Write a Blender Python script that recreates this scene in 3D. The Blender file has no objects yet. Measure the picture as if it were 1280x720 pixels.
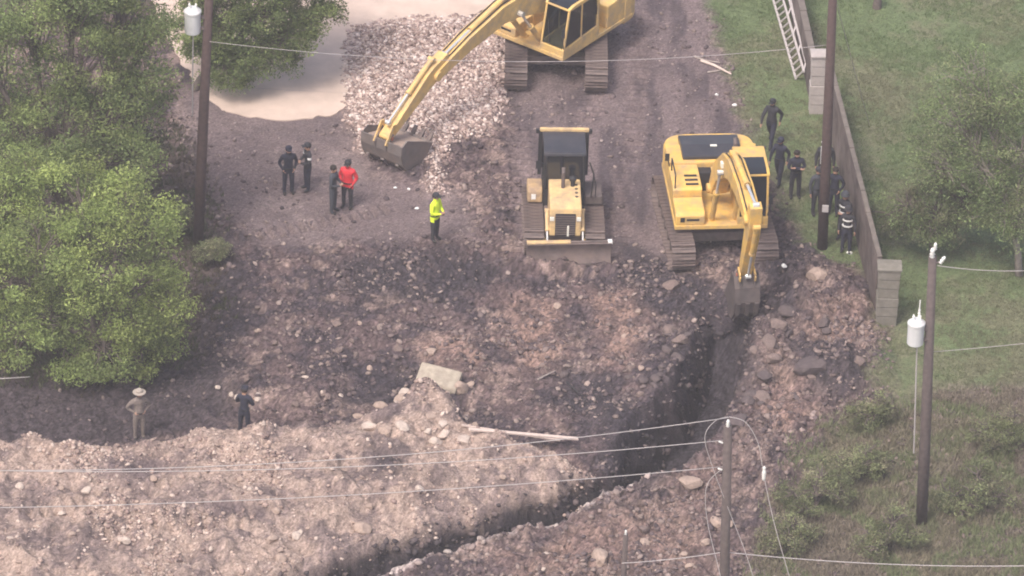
import bpy, bmesh, math, random
import numpy as np
from mathutils import Vector, Matrix, Euler

sc = bpy.context.scene
C = sc.collection
R = math.radians
random.seed(7)
rng = np.random.default_rng(11)

# ------------------------------------------------------------------ camera
DIST, ELEV, ROLL = 200.0, R(32), R(2.0)
VIEW_W = 32.0                                   # metres across the frame at the aim point
d_ = Vector((0, math.cos(ELEV), -math.sin(ELEV)))
r0, u0 = Vector((1, 0, 0)), Vector((0, math.sin(ELEV), math.cos(ELEV)))
cr = r0 * math.cos(ROLL) + u0 * math.sin(ROLL)
cu = u0 * math.cos(ROLL) - r0 * math.sin(ROLL)
cam_loc = -d_ * DIST
cd = bpy.data.cameras.new('camera'); cam = bpy.data.objects.new('camera', cd); C.objects.link(cam)
cd.sensor_fit = 'HORIZONTAL'
cd.angle = 2 * math.atan(VIEW_W / 2 / DIST)
cd.clip_start, cd.clip_end = 1.0, 3000
cam.matrix_world = Matrix(((cr.x, cu.x, -d_.x, cam_loc.x), (cr.y, cu.y, -d_.y, cam_loc.y), (cr.z, cu.z, -d_.z, cam_loc.z), (0, 0, 0, 1)))
sc.camera = cam
TAN = VIEW_W / 2 / DIST

# ------------------------------------------------------------------ sky, sun, exposure
SUN_EL, SUN_AZ = R(58), R(215)                  # azimuth from +Y, clockwise: the light comes from the lower left
w = bpy.data.worlds.new('World'); sc.world = w; w.use_nodes = True
nt = w.node_tree; bg = nt.nodes['Background']
sky = nt.nodes.new('ShaderNodeTexSky'); sky.sky_type = 'NISHITA'; sky.sun_disc = False
sky.sun_elevation, sky.sun_rotation = SUN_EL, SUN_AZ
sky.air_density, sky.dust_density, sky.ozone_density = 1.0, 6.0, 0.6
nt.links.new(sky.outputs[0], bg.inputs[0]); bg.inputs[1].default_value = 0.125
sl = bpy.data.lights.new('sun', 'SUN'); sl.energy = 1.5; sl.angle = R(14); sl.color = (1, .96, .91)
so = bpy.data.objects.new('sun', sl); C.objects.link(so)
sdir = Vector((math.sin(SUN_AZ) * math.cos(SUN_EL), math.cos(SUN_AZ) * math.cos(SUN_EL), math.sin(SUN_EL)))
so.rotation_euler = sdir.to_track_quat('Z', 'Y').to_euler()
so.location = sdir * 60
vs = sc.view_settings
vs.view_transform, vs.look, vs.exposure, vs.gamma, vs.use_curve_mapping = 'Standard', 'None', 0.86, 1.0, False
sc.cycles.use_denoising = True
sc.cycles.max_bounces = 6
sc.cycles.volume_bounces = 1
sc.cycles.filter_width = 1.9                     # the soft picture of a broadcast telephoto
HAZE_DENSITY = 0.00062
HAZE_COLOUR = (.88, .83, .90)

def P(px, py, z=0.0):
    """the place at height z that the photograph shows at this pixel (1280 x 720)"""
    a = (px - 640) / 640 * TAN; b = -(py - 360) / 640 * TAN
    ray = d_ + cr * a + cu * b
    t = (z - cam_loc.z) / ray.z
    return cam_loc + ray * t
def XY(pts, z=0.0):
    return [tuple(P(x, y, z).xy) for x, y in pts]

# ------------------------------------------------------------------ noise
_T = np.random.default_rng(3).random((256, 256))
def vnoise(x, y):
    xi, yi = np.floor(x).astype(int), np.floor(y).astype(int)
    fx, fy = x - xi, y - yi
    fx = fx * fx * (3 - 2 * fx); fy = fy * fy * (3 - 2 * fy)
    a = _T[xi & 255, yi & 255]; b = _T[(xi + 1) & 255, yi & 255]
    c = _T[xi & 255, (yi + 1) & 255]; e = _T[(xi + 1) & 255, (yi + 1) & 255]
    return (a * (1 - fx) + b * fx) * (1 - fy) + (c * (1 - fx) + e * fx) * fy
def fbm(x, y, f, o=4, g=.5, s=0.0):
    t, A, n = 0, 1.0, 0
    for i in range(o):
        ca, sa = math.cos(i * 1.1 + s), math.sin(i * 1.1 + s)
        t = t + A * vnoise((x * ca - y * sa) * f + 17.3 * i + s * 31, (x * sa + y * ca) * f + 9.1 * i + s * 7)
        n += A; A *= g; f *= 2.03
    return t / n * 2 - 1
def sstep(a, b, x):
    t = np.clip((x - a) / (b - a), 0, 1); return t * t * (3 - 2 * t)
def sdist(poly, x, y):
    """signed distance to a polygon, positive inside"""
    dmin = np.full(x.shape, 1e9); ins = np.zeros(x.shape, bool)
    n = len(poly)
    for i in range(n):
        x0, y0 = poly[i]; x1, y1 = poly[(i + 1) % n]
        ex, ey = x1 - x0, y1 - y0
        t = np.clip(((x - x0) * ex + (y - y0) * ey) / (ex * ex + ey * ey + 1e-12), 0, 1)
        dmin = np.minimum(dmin, np.hypot(x - x0 - t * ex, y - y0 - t * ey))
        c = (y0 > y) != (y1 > y)
        xin = x0 + (y - y0) * ex / (ey if abs(ey) > 1e-9 else 1e-9)
        ins ^= c & (x < xin)
    return np.where(ins, dmin, -dmin)
def line_dist(p, q, x, y):
    (x0, y0), (x1, y1) = p, q
    ex, ey = x1 - x0, y1 - y0
    L = math.hypot(ex, ey)
    s = ((x - x0) * ex + (y - y0) * ey) / L
    t = np.clip(s / L, 0, 1)
    return np.hypot(x - x0 - t * ex, y - y0 - t * ey), s, ((x - x0) * ey - (y - y0) * ex) / L

# ------------------------------------------------------------------ materials
def new_mat(name):
    m = bpy.data.materials.new(name); m.use_nodes = True
    n = m.node_tree.nodes; return m, n, m.node_tree.links, n['Principled BSDF']
def mat(name, col, rough=.7, var=.25, scale=6.0, dirt=None, dirt_amt=.5, metal=0.0, spec=.4, bump=0.0, dscale=1.7):
    m, n, l, b = new_mat(name)
    tc = n.new('ShaderNodeTexCoord'); nz = n.new('ShaderNodeTexNoise'); nz.inputs['Scale'].default_value = scale
    nz.inputs['Detail'].default_value = 6; l.new(tc.outputs['Object'], nz.inputs['Vector'])
    mr = n.new('ShaderNodeMapRange'); l.new(nz.outputs[0], mr.inputs[0])
    mr.inputs[1].default_value, mr.inputs[2].default_value = .25, .75
    mr.inputs[3].default_value, mr.inputs[4].default_value = 1 - var, 1 + var
    mx = n.new('ShaderNodeMix'); mx.data_type = 'RGBA'; mx.blend_type = 'MULTIPLY'; mx.inputs[0].default_value = 1
    mx.inputs[6].default_value = (*col, 1); l.new(mr.outputs[0], mx.inputs[7])
    out = mx.outputs[2]
    if dirt:
        n2 = n.new('ShaderNodeTexNoise'); n2.inputs['Scale'].default_value = dscale; n2.inputs['Detail'].default_value = 8
        n2.inputs['Roughness'].default_value = .7
        l.new(tc.outputs['Object'], n2.inputs['Vector'])
        rp = n.new('ShaderNodeMapRange'); l.new(n2.outputs[0], rp.inputs[0])
        rp.inputs[1].default_value, rp.inputs[2].default_value, rp.inputs[3].default_value, rp.inputs[4].default_value = .42, .66, 0, dirt_amt
        m2 = n.new('ShaderNodeMix'); m2.data_type = 'RGBA'; l.new(rp.outputs[0], m2.inputs[0]); l.new(out, m2.inputs[6])
        m2.inputs[7].default_value = (*dirt, 1); out = m2.outputs[2]
    l.new(out, b.inputs['Base Color'])
    b.inputs['Roughness'].default_value = rough; b.inputs['Metallic'].default_value = metal
    b.inputs['Specular IOR Level'].default_value = spec
    if bump:
        bp = n.new('ShaderNodeBump'); bp.inputs['Strength'].default_value = bump; bp.inputs['Distance'].default_value = .02
        l.new(nz.outputs[0], bp.inputs['Height']); l.new(bp.outputs[0], b.inputs['Normal'])
    return m
def attr_mat(name, attr, rough=.9, fine=28.0, amt=.28, transl=0.0, bump=.0):
    m, n, l, b = new_mat(name)
    a = n.new('ShaderNodeAttribute'); a.attribute_name = attr
    tc = n.new('ShaderNodeTexCoord'); nz = n.new('ShaderNodeTexNoise'); nz.inputs['Scale'].default_value = fine; nz.inputs['Detail'].default_value = 5
    nz.inputs['Roughness'].default_value = .65
    l.new(tc.outputs['Object'], nz.inputs['Vector'])
    mr = n.new('ShaderNodeMapRange'); l.new(nz.outputs[0], mr.inputs[0])
    mr.inputs[1].default_value, mr.inputs[2].default_value, mr.inputs[3].default_value, mr.inputs[4].default_value = .3, .7, 1 - amt, 1 + amt
    mx = n.new('ShaderNodeMix'); mx.data_type = 'RGBA'; mx.blend_type = 'MULTIPLY'; mx.inputs[0].default_value = 1
    l.new(a.outputs['Color'], mx.inputs[6]); l.new(mr.outputs[0], mx.inputs[7])
    l.new(mx.outputs[2], b.inputs['Base Color'])
    b.inputs['Roughness'].default_value = rough; b.inputs['Specular IOR Level'].default_value = .2
    if bump:
        bp = n.new('ShaderNodeBump'); bp.inputs['Strength'].default_value = bump; bp.inputs['Distance'].default_value = .07
        l.new(nz.outputs[0], bp.inputs['Height']); l.new(bp.outputs[0], b.inputs['Normal'])
    if transl:
        tr = n.new('ShaderNodeBsdfTranslucent'); l.new(mx.outputs[2], tr.inputs[0])
        ms = n.new('ShaderNodeMixShader'); ms.inputs[0].default_value = transl
        l.new(b.outputs[0], ms.inputs[1]); l.new(tr.outputs[0], ms.inputs[2])
        l.new(ms.outputs[0], n['Material Output'].inputs['Surface'])
    return m
def glass_mat(name, col, rough=.12):
    m, n, l, b = new_mat(name)
    b.inputs['Base Color'].default_value = (*col, 1); b.inputs['Roughness'].default_value = rough
    b.inputs['Specular IOR Level'].default_value = .7
    b.inputs['Alpha'].default_value = 1
    return m
def clear_glass(name):
    m, n, l, b = new_mat(name)
    t = n.new('ShaderNodeBsdfTransparent'); t.inputs[0].default_value = (.62, .70, .68, 1)
    g = n.new('ShaderNodeBsdfGlossy'); g.inputs['Roughness'].default_value = .06
    ms = n.new('ShaderNodeMixShader'); fr = n.new('ShaderNodeFresnel'); fr.inputs[0].default_value = 1.5
    l.new(fr.outputs[0], ms.inputs[0]); l.new(t.outputs[0], ms.inputs[1]); l.new(g.outputs[0], ms.inputs[2])
    l.new(ms.outputs[0], n['Material Output'].inputs['Surface'])
    return m
DUST = (.20, .145, .125)
M = dict(
    ground=attr_mat('soil', 'soil', .95, 16, .42, bump=1.0),
    stone=attr_mat('loose_stone', 'tint', .9, 16, .2),
    leaf=attr_mat('leaf', 'tint', .75, 4, .15, transl=.42),
    grass=attr_mat('grass', 'tint', .85, 5, .15, transl=.2),
    bark=mat('bark', (.13, .105, .095), .95, .35, 9),
    bark_pale=mat('pale_bark', (.26, .225, .20), .95, .3, 9),
    yellow=mat('machine_yellow', (.72, .45, .115), .6, .15, 3, (.36, .265, .185), .7, dscale=2.2),
    yellow_pale=mat('faded_machine_yellow', (.72, .475, .17), .6, .15, 3, (.37, .28, .205), .7, dscale=2.2),
    tan=mat('dusty_dozer_yellow', (.66, .46, .22), .65, .16, 3, (.32, .235, .18), .85, dscale=2.4),
    steel=mat('muddy_steel', (.115, .092, .088), .75, .3, 5, (.20, .15, .135), .7),
    shoe=mat('track_shoe_steel', (.13, .10, .095), .7, .3, 4, (.23, .17, .15), .8),
    black=mat('black_rubber_and_paint', (.022, .022, .025), .6, .2, 6),
    hoodblack=mat('black_hood', (.035, .036, .045), .35, .15, 3, (.12, .10, .10), .25),
    bucket=mat('worn_bucket_steel', (.17, .15, .145), .55, .25, 3, (.24, .18, .155), .7, metal=.2),
    bucketdark=mat('dark_bucket_steel', (.075, .062, .062), .7, .3, 3, (.16, .12, .11), .6),
    bladeface=mat('soil_caked_blade', (.15, .115, .11), .9, .3, 4, (.21, .155, .135), .8),
    dirty_tank=mat('mud_caked_paint', (.46, .31, .17), .75, .25, 4, (.22, .165, .14), .8, dscale=3.0),
    chrome=mat('bright_cylinder_rod', (.8, .79, .77), .25, .05, 3, metal=.6),
    darkglass=glass_mat('dark_glass', (.012, .014, .018)),
    glass=clear_glass('cab_glass'),
    white=mat('white_paint', (.78, .77, .75), .5, .06, 5),
    light=mat('pale_lamp_lens', (.8, .78, .7), .3, .05, 5),
    red=mat('red_pin_paint', (.40, .12, .07), .6, .2, 6, DUST, .4),
    concrete=mat('pale_concrete', (.58, .455, .385), .95, .10, 1.6, (.43, .335, .28), .6, bump=.3, dscale=.7),
    joint=mat('joint_filler', (.44, .35, .31), .95, .1, 3),
    wallface=mat('stained_wall_face', (.095, .072, .066), .95, .3, 2.2, (.22, .175, .165), .75, dscale=.55),
    coping=mat('weathered_coping', (.15, .125, .11), .95, .25, 4),
    pillar=mat('grey_pillar_stone', (.21, .19, .165), .95, .25, 5, (.14, .13, .10), .7, dscale=1.6),
    pillar_pale=mat('pale_pillar_stone', (.42, .375, .36), .95, .15, 5, (.30, .26, .24), .45, dscale=1.6),
    pole=mat('creosoted_pole', (.070, .045, .042), .9, .3, 7),
    greypole=mat('weathered_pole', (.10, .078, .075), .9, .3, 7),
    can=mat('transformer_paint', (.62, .62, .63), .45, .07, 4),
    porcelain=mat('pale_porcelain', (.8, .78, .76), .3, .05, 6),
    wire=mat('pale_aluminium_wire', (.42, .38, .38), .5, .08, 6),
    wood=mat('pale_timber', (.62, .50, .44), .85, .12, 8),
    stick=mat('grey_stick', (.36, .30, .27), .9, .2, 9),
    rail=mat('white_rail_paint', (.46, .42, .415), .6, .1, 5),
    skin=mat('skin', (.42, .24, .17), .6, .05, 6),
    navy=mat('navy_cloth', (.022, .023, .040), .9, .45, 9),
    darkcloth=mat('charcoal_cloth', (.032, .031, .038), .9, .45, 9),
    slate=mat('slate_cloth', (.052, .055, .068), .9, .2, 14),
    redcloth=mat('red_nylon', (.70, .035, .05), .6, .3, 7),
    hivis=mat('hi_vis_yellow', (.74, .92, .04), .7, .2, 8),
    khaki=mat('khaki_cloth', (.185, .15, .135), .9, .25, 16),
    khakihat=mat('tan_straw', (.34, .29, .25), .9, .1, 10),
    reflect=mat('reflective_tape', (.62, .61, .60), .4, .05, 8),
    hair=mat('dark_hair', (.025, .018, .015), .8, .2, 20),
    boot=mat('boot_leather', (.02, .018, .018), .6, .2, 9),
    fabric_black=mat('black_silt_cloth', (.030, .026, .030), .9, .25, 7),
)

# ------------------------------------------------------------------ object helpers
def tag(o, label=None, cat=None, group=None, kind=None):
    if label: o['label'] = label
    if cat: o['category'] = cat
    if group: o['group'] = group
    if kind: o['kind'] = kind
    return o
def empty(name, loc, rz=0.0):
    o = bpy.data.objects.new(name, None); C.objects.link(o)
    o.location = loc; o.rotation_euler.z = rz; o.empty_display_size = .3
    return o
def link(name, me, parent=None, loc=None, rz=None):
    o = bpy.data.objects.new(name, me); C.objects.link(o)
    if parent: o.parent = parent
    if loc is not None: o.location = loc
    if rz is not None: o.rotation_euler.z = rz
    return o

class MB:
    """collects shapes; build() makes ONE mesh object"""
    def __init__(s): s.v, s.f, s.m = [], [], []
    def add(s, v, f, mi=0):
        b = len(s.v); s.v += [tuple(p) for p in v]; s.f += [tuple(i + b for i in q) for q in f]; s.m += [mi] * len(f); return s
    def box(s, x0, x1, y0, y1, z0, z1, mi=0, mat4=None):
        v = [Vector((x, y, z)) for z in (z0, z1) for y in (y0, y1) for x in (x0, x1)]
        if mat4: v = [mat4 @ p for p in v]
        return s.add(v, [(0, 2, 3, 1), (4, 5, 7, 6), (0, 1, 5, 4), (2, 6, 7, 3), (0, 4, 6, 2), (1, 3, 7, 5)], mi)
    def prism(s, prof, x0, x1, mi=0):
        """profile of (f, z) with f forward (= -y), extruded along x"""
        n = len(prof)
        v = [(x0, -f, z) for f, z in prof] + [(x1, -f, z) for f, z in prof]
        f = [tuple(range(n)), tuple(range(2 * n - 1, n - 1, -1))] + [(i, i + n, (i + 1) % n + n, (i + 1) % n) for i in range(n)]
        return s.add(v, f, mi)
    def tube(s, pts, rad, n=8, mi=0, caps=True):
        pts = [Vector(p) for p in pts]
        if not hasattr(rad, '__len__'): rad = [rad] * len(pts)
        v, f = [], []
        ref = None
        for i, p in enumerate(pts):
            t = (pts[min(i + 1, len(pts) - 1)] - pts[max(i - 1, 0)])
            t = t.normalized() if t.length > 1e-9 else Vector((0, 0, 1))
            if ref is None: ref = Vector((1, 0, 0)) if abs(t.x) < .8 else Vector((0, 1, 0))
            a = (ref - t * ref.dot(t)); a = a.normalized() if a.length > 1e-6 else t.orthogonal().normalized()
            ref = a; b = t.cross(a)
            for k in range(n):
                g = 2 * math.pi * k / n
                v.append(p + (a * math.cos(g) + b * math.sin(g)) * rad[i])
        for i in range(len(pts) - 1):
            for k in range(n):
                f.append((i * n + k, i * n + (k + 1) % n, (i + 1) * n + (k + 1) % n, (i + 1) * n + k))
        if caps:
            f.append(tuple(range(n - 1, -1, -1))); f.append(tuple(range((len(pts) - 1) * n, len(pts) * n)))
        return s.add(v, f, mi)
    def beam(s, p, q, wx, wz, mi=0):
        p, q = Vector(p), Vector(q); t = (q - p).normalized()
        up = Vector((0, 0, 1)) if abs(t.z) < .9 else Vector((0, 1, 0))
        a = t.cross(up).normalized() * wx / 2; b = a.cross(t).normalized() * wz / 2
        v = [p - a - b, p + a - b, p + a + b, p - a + b, q - a - b, q + a - b, q + a + b, q - a + b]
        return s.add(v, [(3, 2, 1, 0), (4, 5, 6, 7), (0, 1, 5, 4), (1, 2, 6, 5), (2, 3, 7, 6), (3, 0, 4, 7)], mi)
    def lathe(s, prof, c, n=14, mi=0):
        c = Vector(c); v, f = [], []
        for r, z in prof:
            for k in range(n):
                g = 2 * math.pi * k / n; v.append(c + Vector((r * math.cos(g), r * math.sin(g), z)))
        for i in range(len(prof) - 1):
            for k in range(n):
                f.append((i * n + k, i * n + (k + 1) % n, (i + 1) * n + (k + 1) % n, (i + 1) * n + k))
        f.append(tuple(range(n - 1, -1, -1))); f.append(tuple(range((len(prof) - 1) * n, len(prof) * n)))
        return s.add(v, f, mi)
    def mesh(s, name, mats, bevel=0.0, smooth=False):
        me = bpy.data.meshes.new(name); me.from_pydata(s.v, [], s.f)
        for m_ in (mats if isinstance(mats, (list, tuple)) else [mats]): me.materials.append(m_)
        me.polygons.foreach_set('material_index', s.m)
        bm = bmesh.new(); bm.from_mesh(me)
        bmesh.ops.recalc_face_normals(bm, faces=bm.faces)
        if bevel:
            es = [e for e in bm.edges if len(e.link_faces) == 2 and e.calc_face_angle(0) > .45]
            bmesh.ops.bevel(bm, geom=es, offset=bevel, segments=2, profile=.6, affect='EDGES', clamp_overlap=True)
        bm.to_mesh(me); bm.free()
        if smooth: me.polygons.foreach_set('use_smooth', [True] * len(me.polygons))
        me.update(); return me
    def build(s, name, mats, parent=None, bevel=0.0, smooth=False, rz=None):
        return link(name, s.mesh(name, mats, bevel, smooth), parent, None, rz)

def np_mesh(name, V, F, material, attr=None, tint=None, smooth=False):
    me = bpy.data.meshes.new(name)
    k = F.shape[1]
    me.vertices.add(len(V)); me.vertices.foreach_set('co', V.astype(np.float32).ravel())
    me.loops.add(F.size); me.loops.foreach_set('vertex_index', F.astype(np.int32).ravel())
    me.polygons.add(len(F)); me.polygons.foreach_set('loop_start', np.arange(0, F.size, k, dtype=np.int32))
    me.polygons.foreach_set('loop_total', np.full(len(F), k, dtype=np.int32)) if False else None
    me.update(calc_edges=True); me.validate()
    if attr:
        a = me.color_attributes.new(attr, 'FLOAT_COLOR', 'POINT')
        a.data.foreach_set('color', np.concatenate([tint, np.ones((len(V), 1))], 1).astype(np.float32).ravel())
    if smooth: me.polygons.foreach_set('use_smooth', np.ones(len(F), bool))
    me.materials.append(material)
    return me

# ------------------------------------------------------------------ terrain
MOUND = XY([(-90, 552), (0, 545), (60, 548), (130, 551), (180, 547), (240, 533), (300, 525), (400, 527), (440, 516), (480, 506),
            (520, 492), (570, 497), (600, 530), (640, 545)], .9) + XY([(700, 572), (755, 592), (700, 620), (640, 642), (560, 666), (480, 690), (400, 715), (300, 745), (200, 800), (-90, 800)], .5)
TRENCH = XY([(882, 388), (872, 420), (858, 452), (842, 484), (815, 508), (782, 538), (768, 588), (795, 606), (850, 590), (882, 556), (906, 520), (924, 480), (936, 440), (942, 388)])
DITCH = XY([(800, 540), (775, 586), (700, 622), (640, 638), (560, 663), (480, 690), (400, 714), (300, 748), (280, 790), (400, 790), (440, 742), (490, 714), (560, 691), (640, 667), (720, 644), (800, 604), (850, 580)])
GRASS = XY([(884, -60), (892, 0), (905, 60), (922, 120), (945, 200), (985, 262), (1005, 300), (1060, 335), (1098, 350), (1108, 425), (1085, 480), (1130, 500), (1400, 470), (1400, -60)])
WEEDS = XY([(985, 610), (1010, 560), (1060, 525), (1120, 495), (1400, 460), (1400, 800), (940, 800), (950, 690)])
ROAD = XY([(628, -60), (632, 120), (640, 260), (660, 310), (820, 330), (940, 300), (940, 190), (915, 120), (890, 0), (880, -60)])
PADL = XY([(225, 110), (430, 140), (470, 220), (560, 240), (600, 300), (480, 300), (330, 310), (270, 260), (235, 200)])
DRIVE = XY([(660, -90), (640, -20), (600, 24), (520, 28), (450, 34), (437, 50), (436, 75), (433, 128), (415, 145), (385, 150), (330, 150), (290, 140), (262, 124), (235, 90), (200, 30), (150, -90)])
DRIVE2 = XY([(430, -90), (433, 30), (520, 24), (600, 22), (640, -20), (660, -90)])
GRAVEL = XY([(432, 30), (520, 18), (600, 20), (632, 40), (630, 120), (612, 165), (570, 185), (545, 200), (548, 245), (532, 242), (534, 205), (500, 195), (470, 198), (440, 185), (430, 120)])
RUBBLE = XY([(940, 330), (1000, 320), (1060, 340), (1090, 400), (1110, 470), (1080, 510), (1010, 560), (980, 620), (940, 720), (930, 800), (560, 800), (720, 645), (800, 604), (880, 550), (930, 470)])
DARKSOIL = XY([(-90, 480), (60, 470), (180, 455), (260, 440), (290, 470), (300, 520), (160, 560), (-90, 560)])
UNDER = XY([(-90, 100), (180, 130), (240, 190), (262, 300), (270, 400), (240, 450), (100, 480), (-90, 480)])
DARKMUD = XY([(440, 450), (530, 450), (560, 480), (600, 540), (520, 500), (430, 500)])
DARK2 = [XY([(690, 455), (760, 470), (800, 515), (770, 560), (700, 505)]), XY([(955, 262), (1000, 300), (1005, 400), (965, 425), (945, 330)]), XY([(760, 300), (830, 320), (890, 360), (880, 410), (800, 380)]), XY([(985, 430), (1050, 440), (1090, 490), (1040, 510), (990, 480)]),
         XY([(265, 310), (300, 300), (320, 420), (270, 450), (255, 380)]), XY([(420, 330), (560, 310), (640, 340), (560, 380), (440, 372)]), XY([(30, 556), (75, 560), (78, 584), (30, 582)]), XY([(470, 600), (500, 604), (500, 624), (470, 620)])]
TANP = [XY([(640, 370), (690, 375), (692, 460), (660, 465), (630, 430)]), XY([(745, 365), (790, 370), (795, 450), (760, 460)]), XY([(530, 430), (580, 425), (590, 470), (540, 470)]),
        XY([(1000, 390), (1050, 380), (1100, 420), (1060, 440), (1010, 440)]), XY([(840, 600), (900, 590), (890, 640), (850, 650)]), XY([(960, 440), (1000, 470), (1030, 530), (985, 560), (950, 520)]), XY([(640, 700), (760, 655), (840, 640), (880, 670), (860, 716), (640, 740)]), XY([(600, 560), (700, 580), (740, 600), (660, 620), (600, 600)])]

def axis(lo, hi, step, far):
    a = np.arange(lo, hi + step / 2, step)
    g = [step * 1.5]
    while sum(g) < far: g.append(g[-1] * 1.33)
    cum = np.cumsum(g)
    return np.concatenate([(lo - cum)[::-1], a, a[-1] + cum])
STEP = .065
gx = axis(-18.6, 18.6, STEP, 260); gy = axis(-19.5, 22.0, STEP, 260)
X, Y = np.meshgrid(gx, gy, indexing='xy')
XW = X + .35 * fbm(X, Y, .9, 3, s=1); YW = Y + .35 * fbm(X, Y, .9, 3, s=2)     # ragged outlines
inner = (np.abs(X) < 25) & (np.abs(Y) < 28)
m_mound = sstep(-.55, .45, sdist(MOUND, XW, YW))
m_trench = sstep(-.22, .45, sdist(TRENCH, X + .13 * fbm(X, Y, 1.5, 3, s=3), Y + .13 * fbm(X, Y, 1.5, 3, s=4)))
m_ditch = sstep(-.20, .38, sdist(DITCH, X + .18 * fbm(X, Y, 1.6, 3, s=5), Y + .18 * fbm(X, Y, 1.6, 3, s=6)))
m_grass = sstep(-.5, .4, sdist(GRASS, XW, YW) + .3 * fbm(X, Y, 2.2, 3, s=7))
m_weeds = sstep(-.6, .6, sdist(WEEDS, XW, YW) + .4 * fbm(X, Y, 1.8, 3, s=8))
m_road = sstep(-.5, .6, sdist(ROAD, XW, YW)); m_pad = sstep(-.6, .5, sdist(PADL, XW, YW))
m_drive = np.maximum(sstep(-.9, -.2, sdist(DRIVE, X, Y)), sstep(-.9, -.2, sdist(DRIVE2, X, Y)))
m_gravel = sstep(-.35, .25, sdist(GRAVEL, XW, YW))
m_rubble = sstep(-.5, .5, sdist(RUBBLE, XW, YW)); m_dark = sstep(-.6, .6, sdist(DARKSOIL, XW, YW))
m_under = sstep(-.8, .6, sdist(UNDER, XW, YW)); m_dmud = sstep(-.5, .5, sdist(DARKMUD, XW, YW))
m_tan = np.zeros_like(X)
for tp in TANP: m_tan = np.maximum(m_tan, sstep(-.7, .5, sdist(tp, XW + .3 * fbm(X, Y, 2.5, 2, s=9), YW)))
m_dk2 = np.zeros_like(X)
for tp in DARK2: m_dk2 = np.maximum(m_dk2, sstep(-.5, .45, sdist(tp, XW + .3 * fbm(X, Y, 2.5, 2, s=51), YW)))
far = 1 - sstep(20, 30, np.maximum(np.abs(X), np.abs(Y)))
smoothish = np.clip(np.maximum.reduce([m_grass, m_weeds * .6, m_road * .82, m_pad * .85, m_drive, m_under * .5]), 0, 1) * (1 - m_mound)
rough = (1 - smoothish) * far
lump = .55 * fbm(X, Y, .55, 2, s=10) + .45 * fbm(X, Y, 1.3, 3, s=11)
bill = 1 - np.abs(fbm(X, Y, 2.6, 3, s=12)) * 2.2                      # clods
fine = fbm(X, Y, 5.5, 3, .6, s=13)
H = rough * (1 - .45 * m_mound) * (.24 * lump + .15 * bill * (.45 + .7 * fbm(X, Y, .8, 2, s=14)) + .11 * fine)
H += (1 - rough) * far * (.03 * fbm(X, Y, .8, 3, s=15) + .012 * fine * (1 - m_drive))
dD = -sdist(DITCH, XW, YW)
m_edge0 = 4 * np.maximum(m_ditch * (1 - m_ditch), m_trench * (1 - m_trench))
H += rng.normal(size=H.shape) * .020 * rough * (1 - .65 * m_mound) * np.clip(1 - 1.5 * m_edge0, 0, 1)
bench = fbm(X * .35 + .2 * fbm(X, Y, .8, 2, s=60), Y * 1.0, 1.15, 3, .5, s=59)
H += m_mound * .26 * bench
mc_ = P(535, 520); H += m_mound * .45 * np.exp(-(((X - mc_.x) / 2.2) ** 2 + ((Y - mc_.y) / 1.0) ** 2)) * (1 + .6 * fbm(X, Y, 1.2, 3, s=55))
H += m_mound * .19 * np.maximum(-.2, fbm(X, Y, 1.3, 3, s=56)) * 2
H += m_mound * (.30 + .70 * sstep(-.2, 2.6, dD)) * (.85 + .22 * fbm(X, Y, .45, 3, s=16) + .10 * bill * .5)
H += m_rubble * (.22 + .28 * fbm(X, Y, .8, 3, s=17) + .10 * bill)
crest = np.exp(-(sdist(MOUND, XW, YW) / .7) ** 2) * ((Y > -12) & (X > -19) & (sdist(DITCH, X, Y) < -.8))
H += crest * (.06 + .18 * fbm(X, Y, 1.1, 3, s=18))
H += m_gravel * (.14 + .08 * fbm(X, Y, .9, 2, s=19)) - m_dmud * .25 - m_dark * .1 * (1 - m_mound)
_d, _s, _o = line_dist(P(650, 336).xy, P(768, 343).xy, X, Y)
H += .36 * np.exp(-(_d / .32) ** 2) * (.7 + .6 * fbm(X, Y, 1.6, 3, s=38)) * sstep(P(700, 328).y, P(700, 333).y, Y)
for (a, r_, h_) in (((50, 575), .5, .38), ((487, 614), .25, .25), ((1012, 466), .8, .35), ((985, 395), .5, .3), ((20, 680), .8, .2), ((1050, 470), .9, .45), ((960, 430), .6, .35), ((1000, 400), .7, .3), ((945, 480), .5, .3), ((830, 470), .7, .3), ((770, 520), .6, .25), ((690, 520), .6, .25), ((560, 460), .7, .3), ((300, 480), .8, .3), ((380, 500), .8, .3)):
    q = P(*a); H += h_ * np.exp(-(((X - q.x) / r_) ** 2 + ((Y - q.y) / r_ / 1.2) ** 2)) * (1 + .5 * fbm(X, Y, 2.2, 3, s=39))
# cleat prints left by the machines
for (a, b, wd) in (((436, 352), (600, 318), .32), ((775, 300), (778, 205), .28), ((560, 345), (720, 350), .3), ((735, 150), (742, 10), .3), ((655, 170), (640, 320), .3),
                   ((790, 200), (800, 20), .3), ((300, 300), (480, 262), .25), ((40, 668), (200, 640), .4), ((120, 690), (300, 676), .4)):
    dd, s_, off = line_dist(P(*a).xy, P(*b).xy, X, Y)
    k = sstep(wd + .12, wd - .05, dd)
    H = H * (1 - .75 * k * (1 - m_mound)) + k * (.08 * np.sign(np.sin(s_ * 2 * math.pi / .36)) * (.4 + .6 * vnoise(X * 1.3, Y * 1.3)) - .03)
tr_floor = -2.2 + .25 * fbm(X, Y, .9, 3, s=20) + 1.2 * sstep(1.6, .2, np.hypot(X - P(912, 390).x, Y - P(912, 390).y))
H = H * (1 - m_trench) + m_trench * tr_floor
H = H * (1 - m_ditch) + m_ditch * np.minimum(H, -1.05 + .2 * fbm(X, Y, 1.2, 3, s=21))
edge = 4 * np.maximum(m_ditch * (1 - m_ditch), m_trench * (1 - m_trench))
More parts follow.
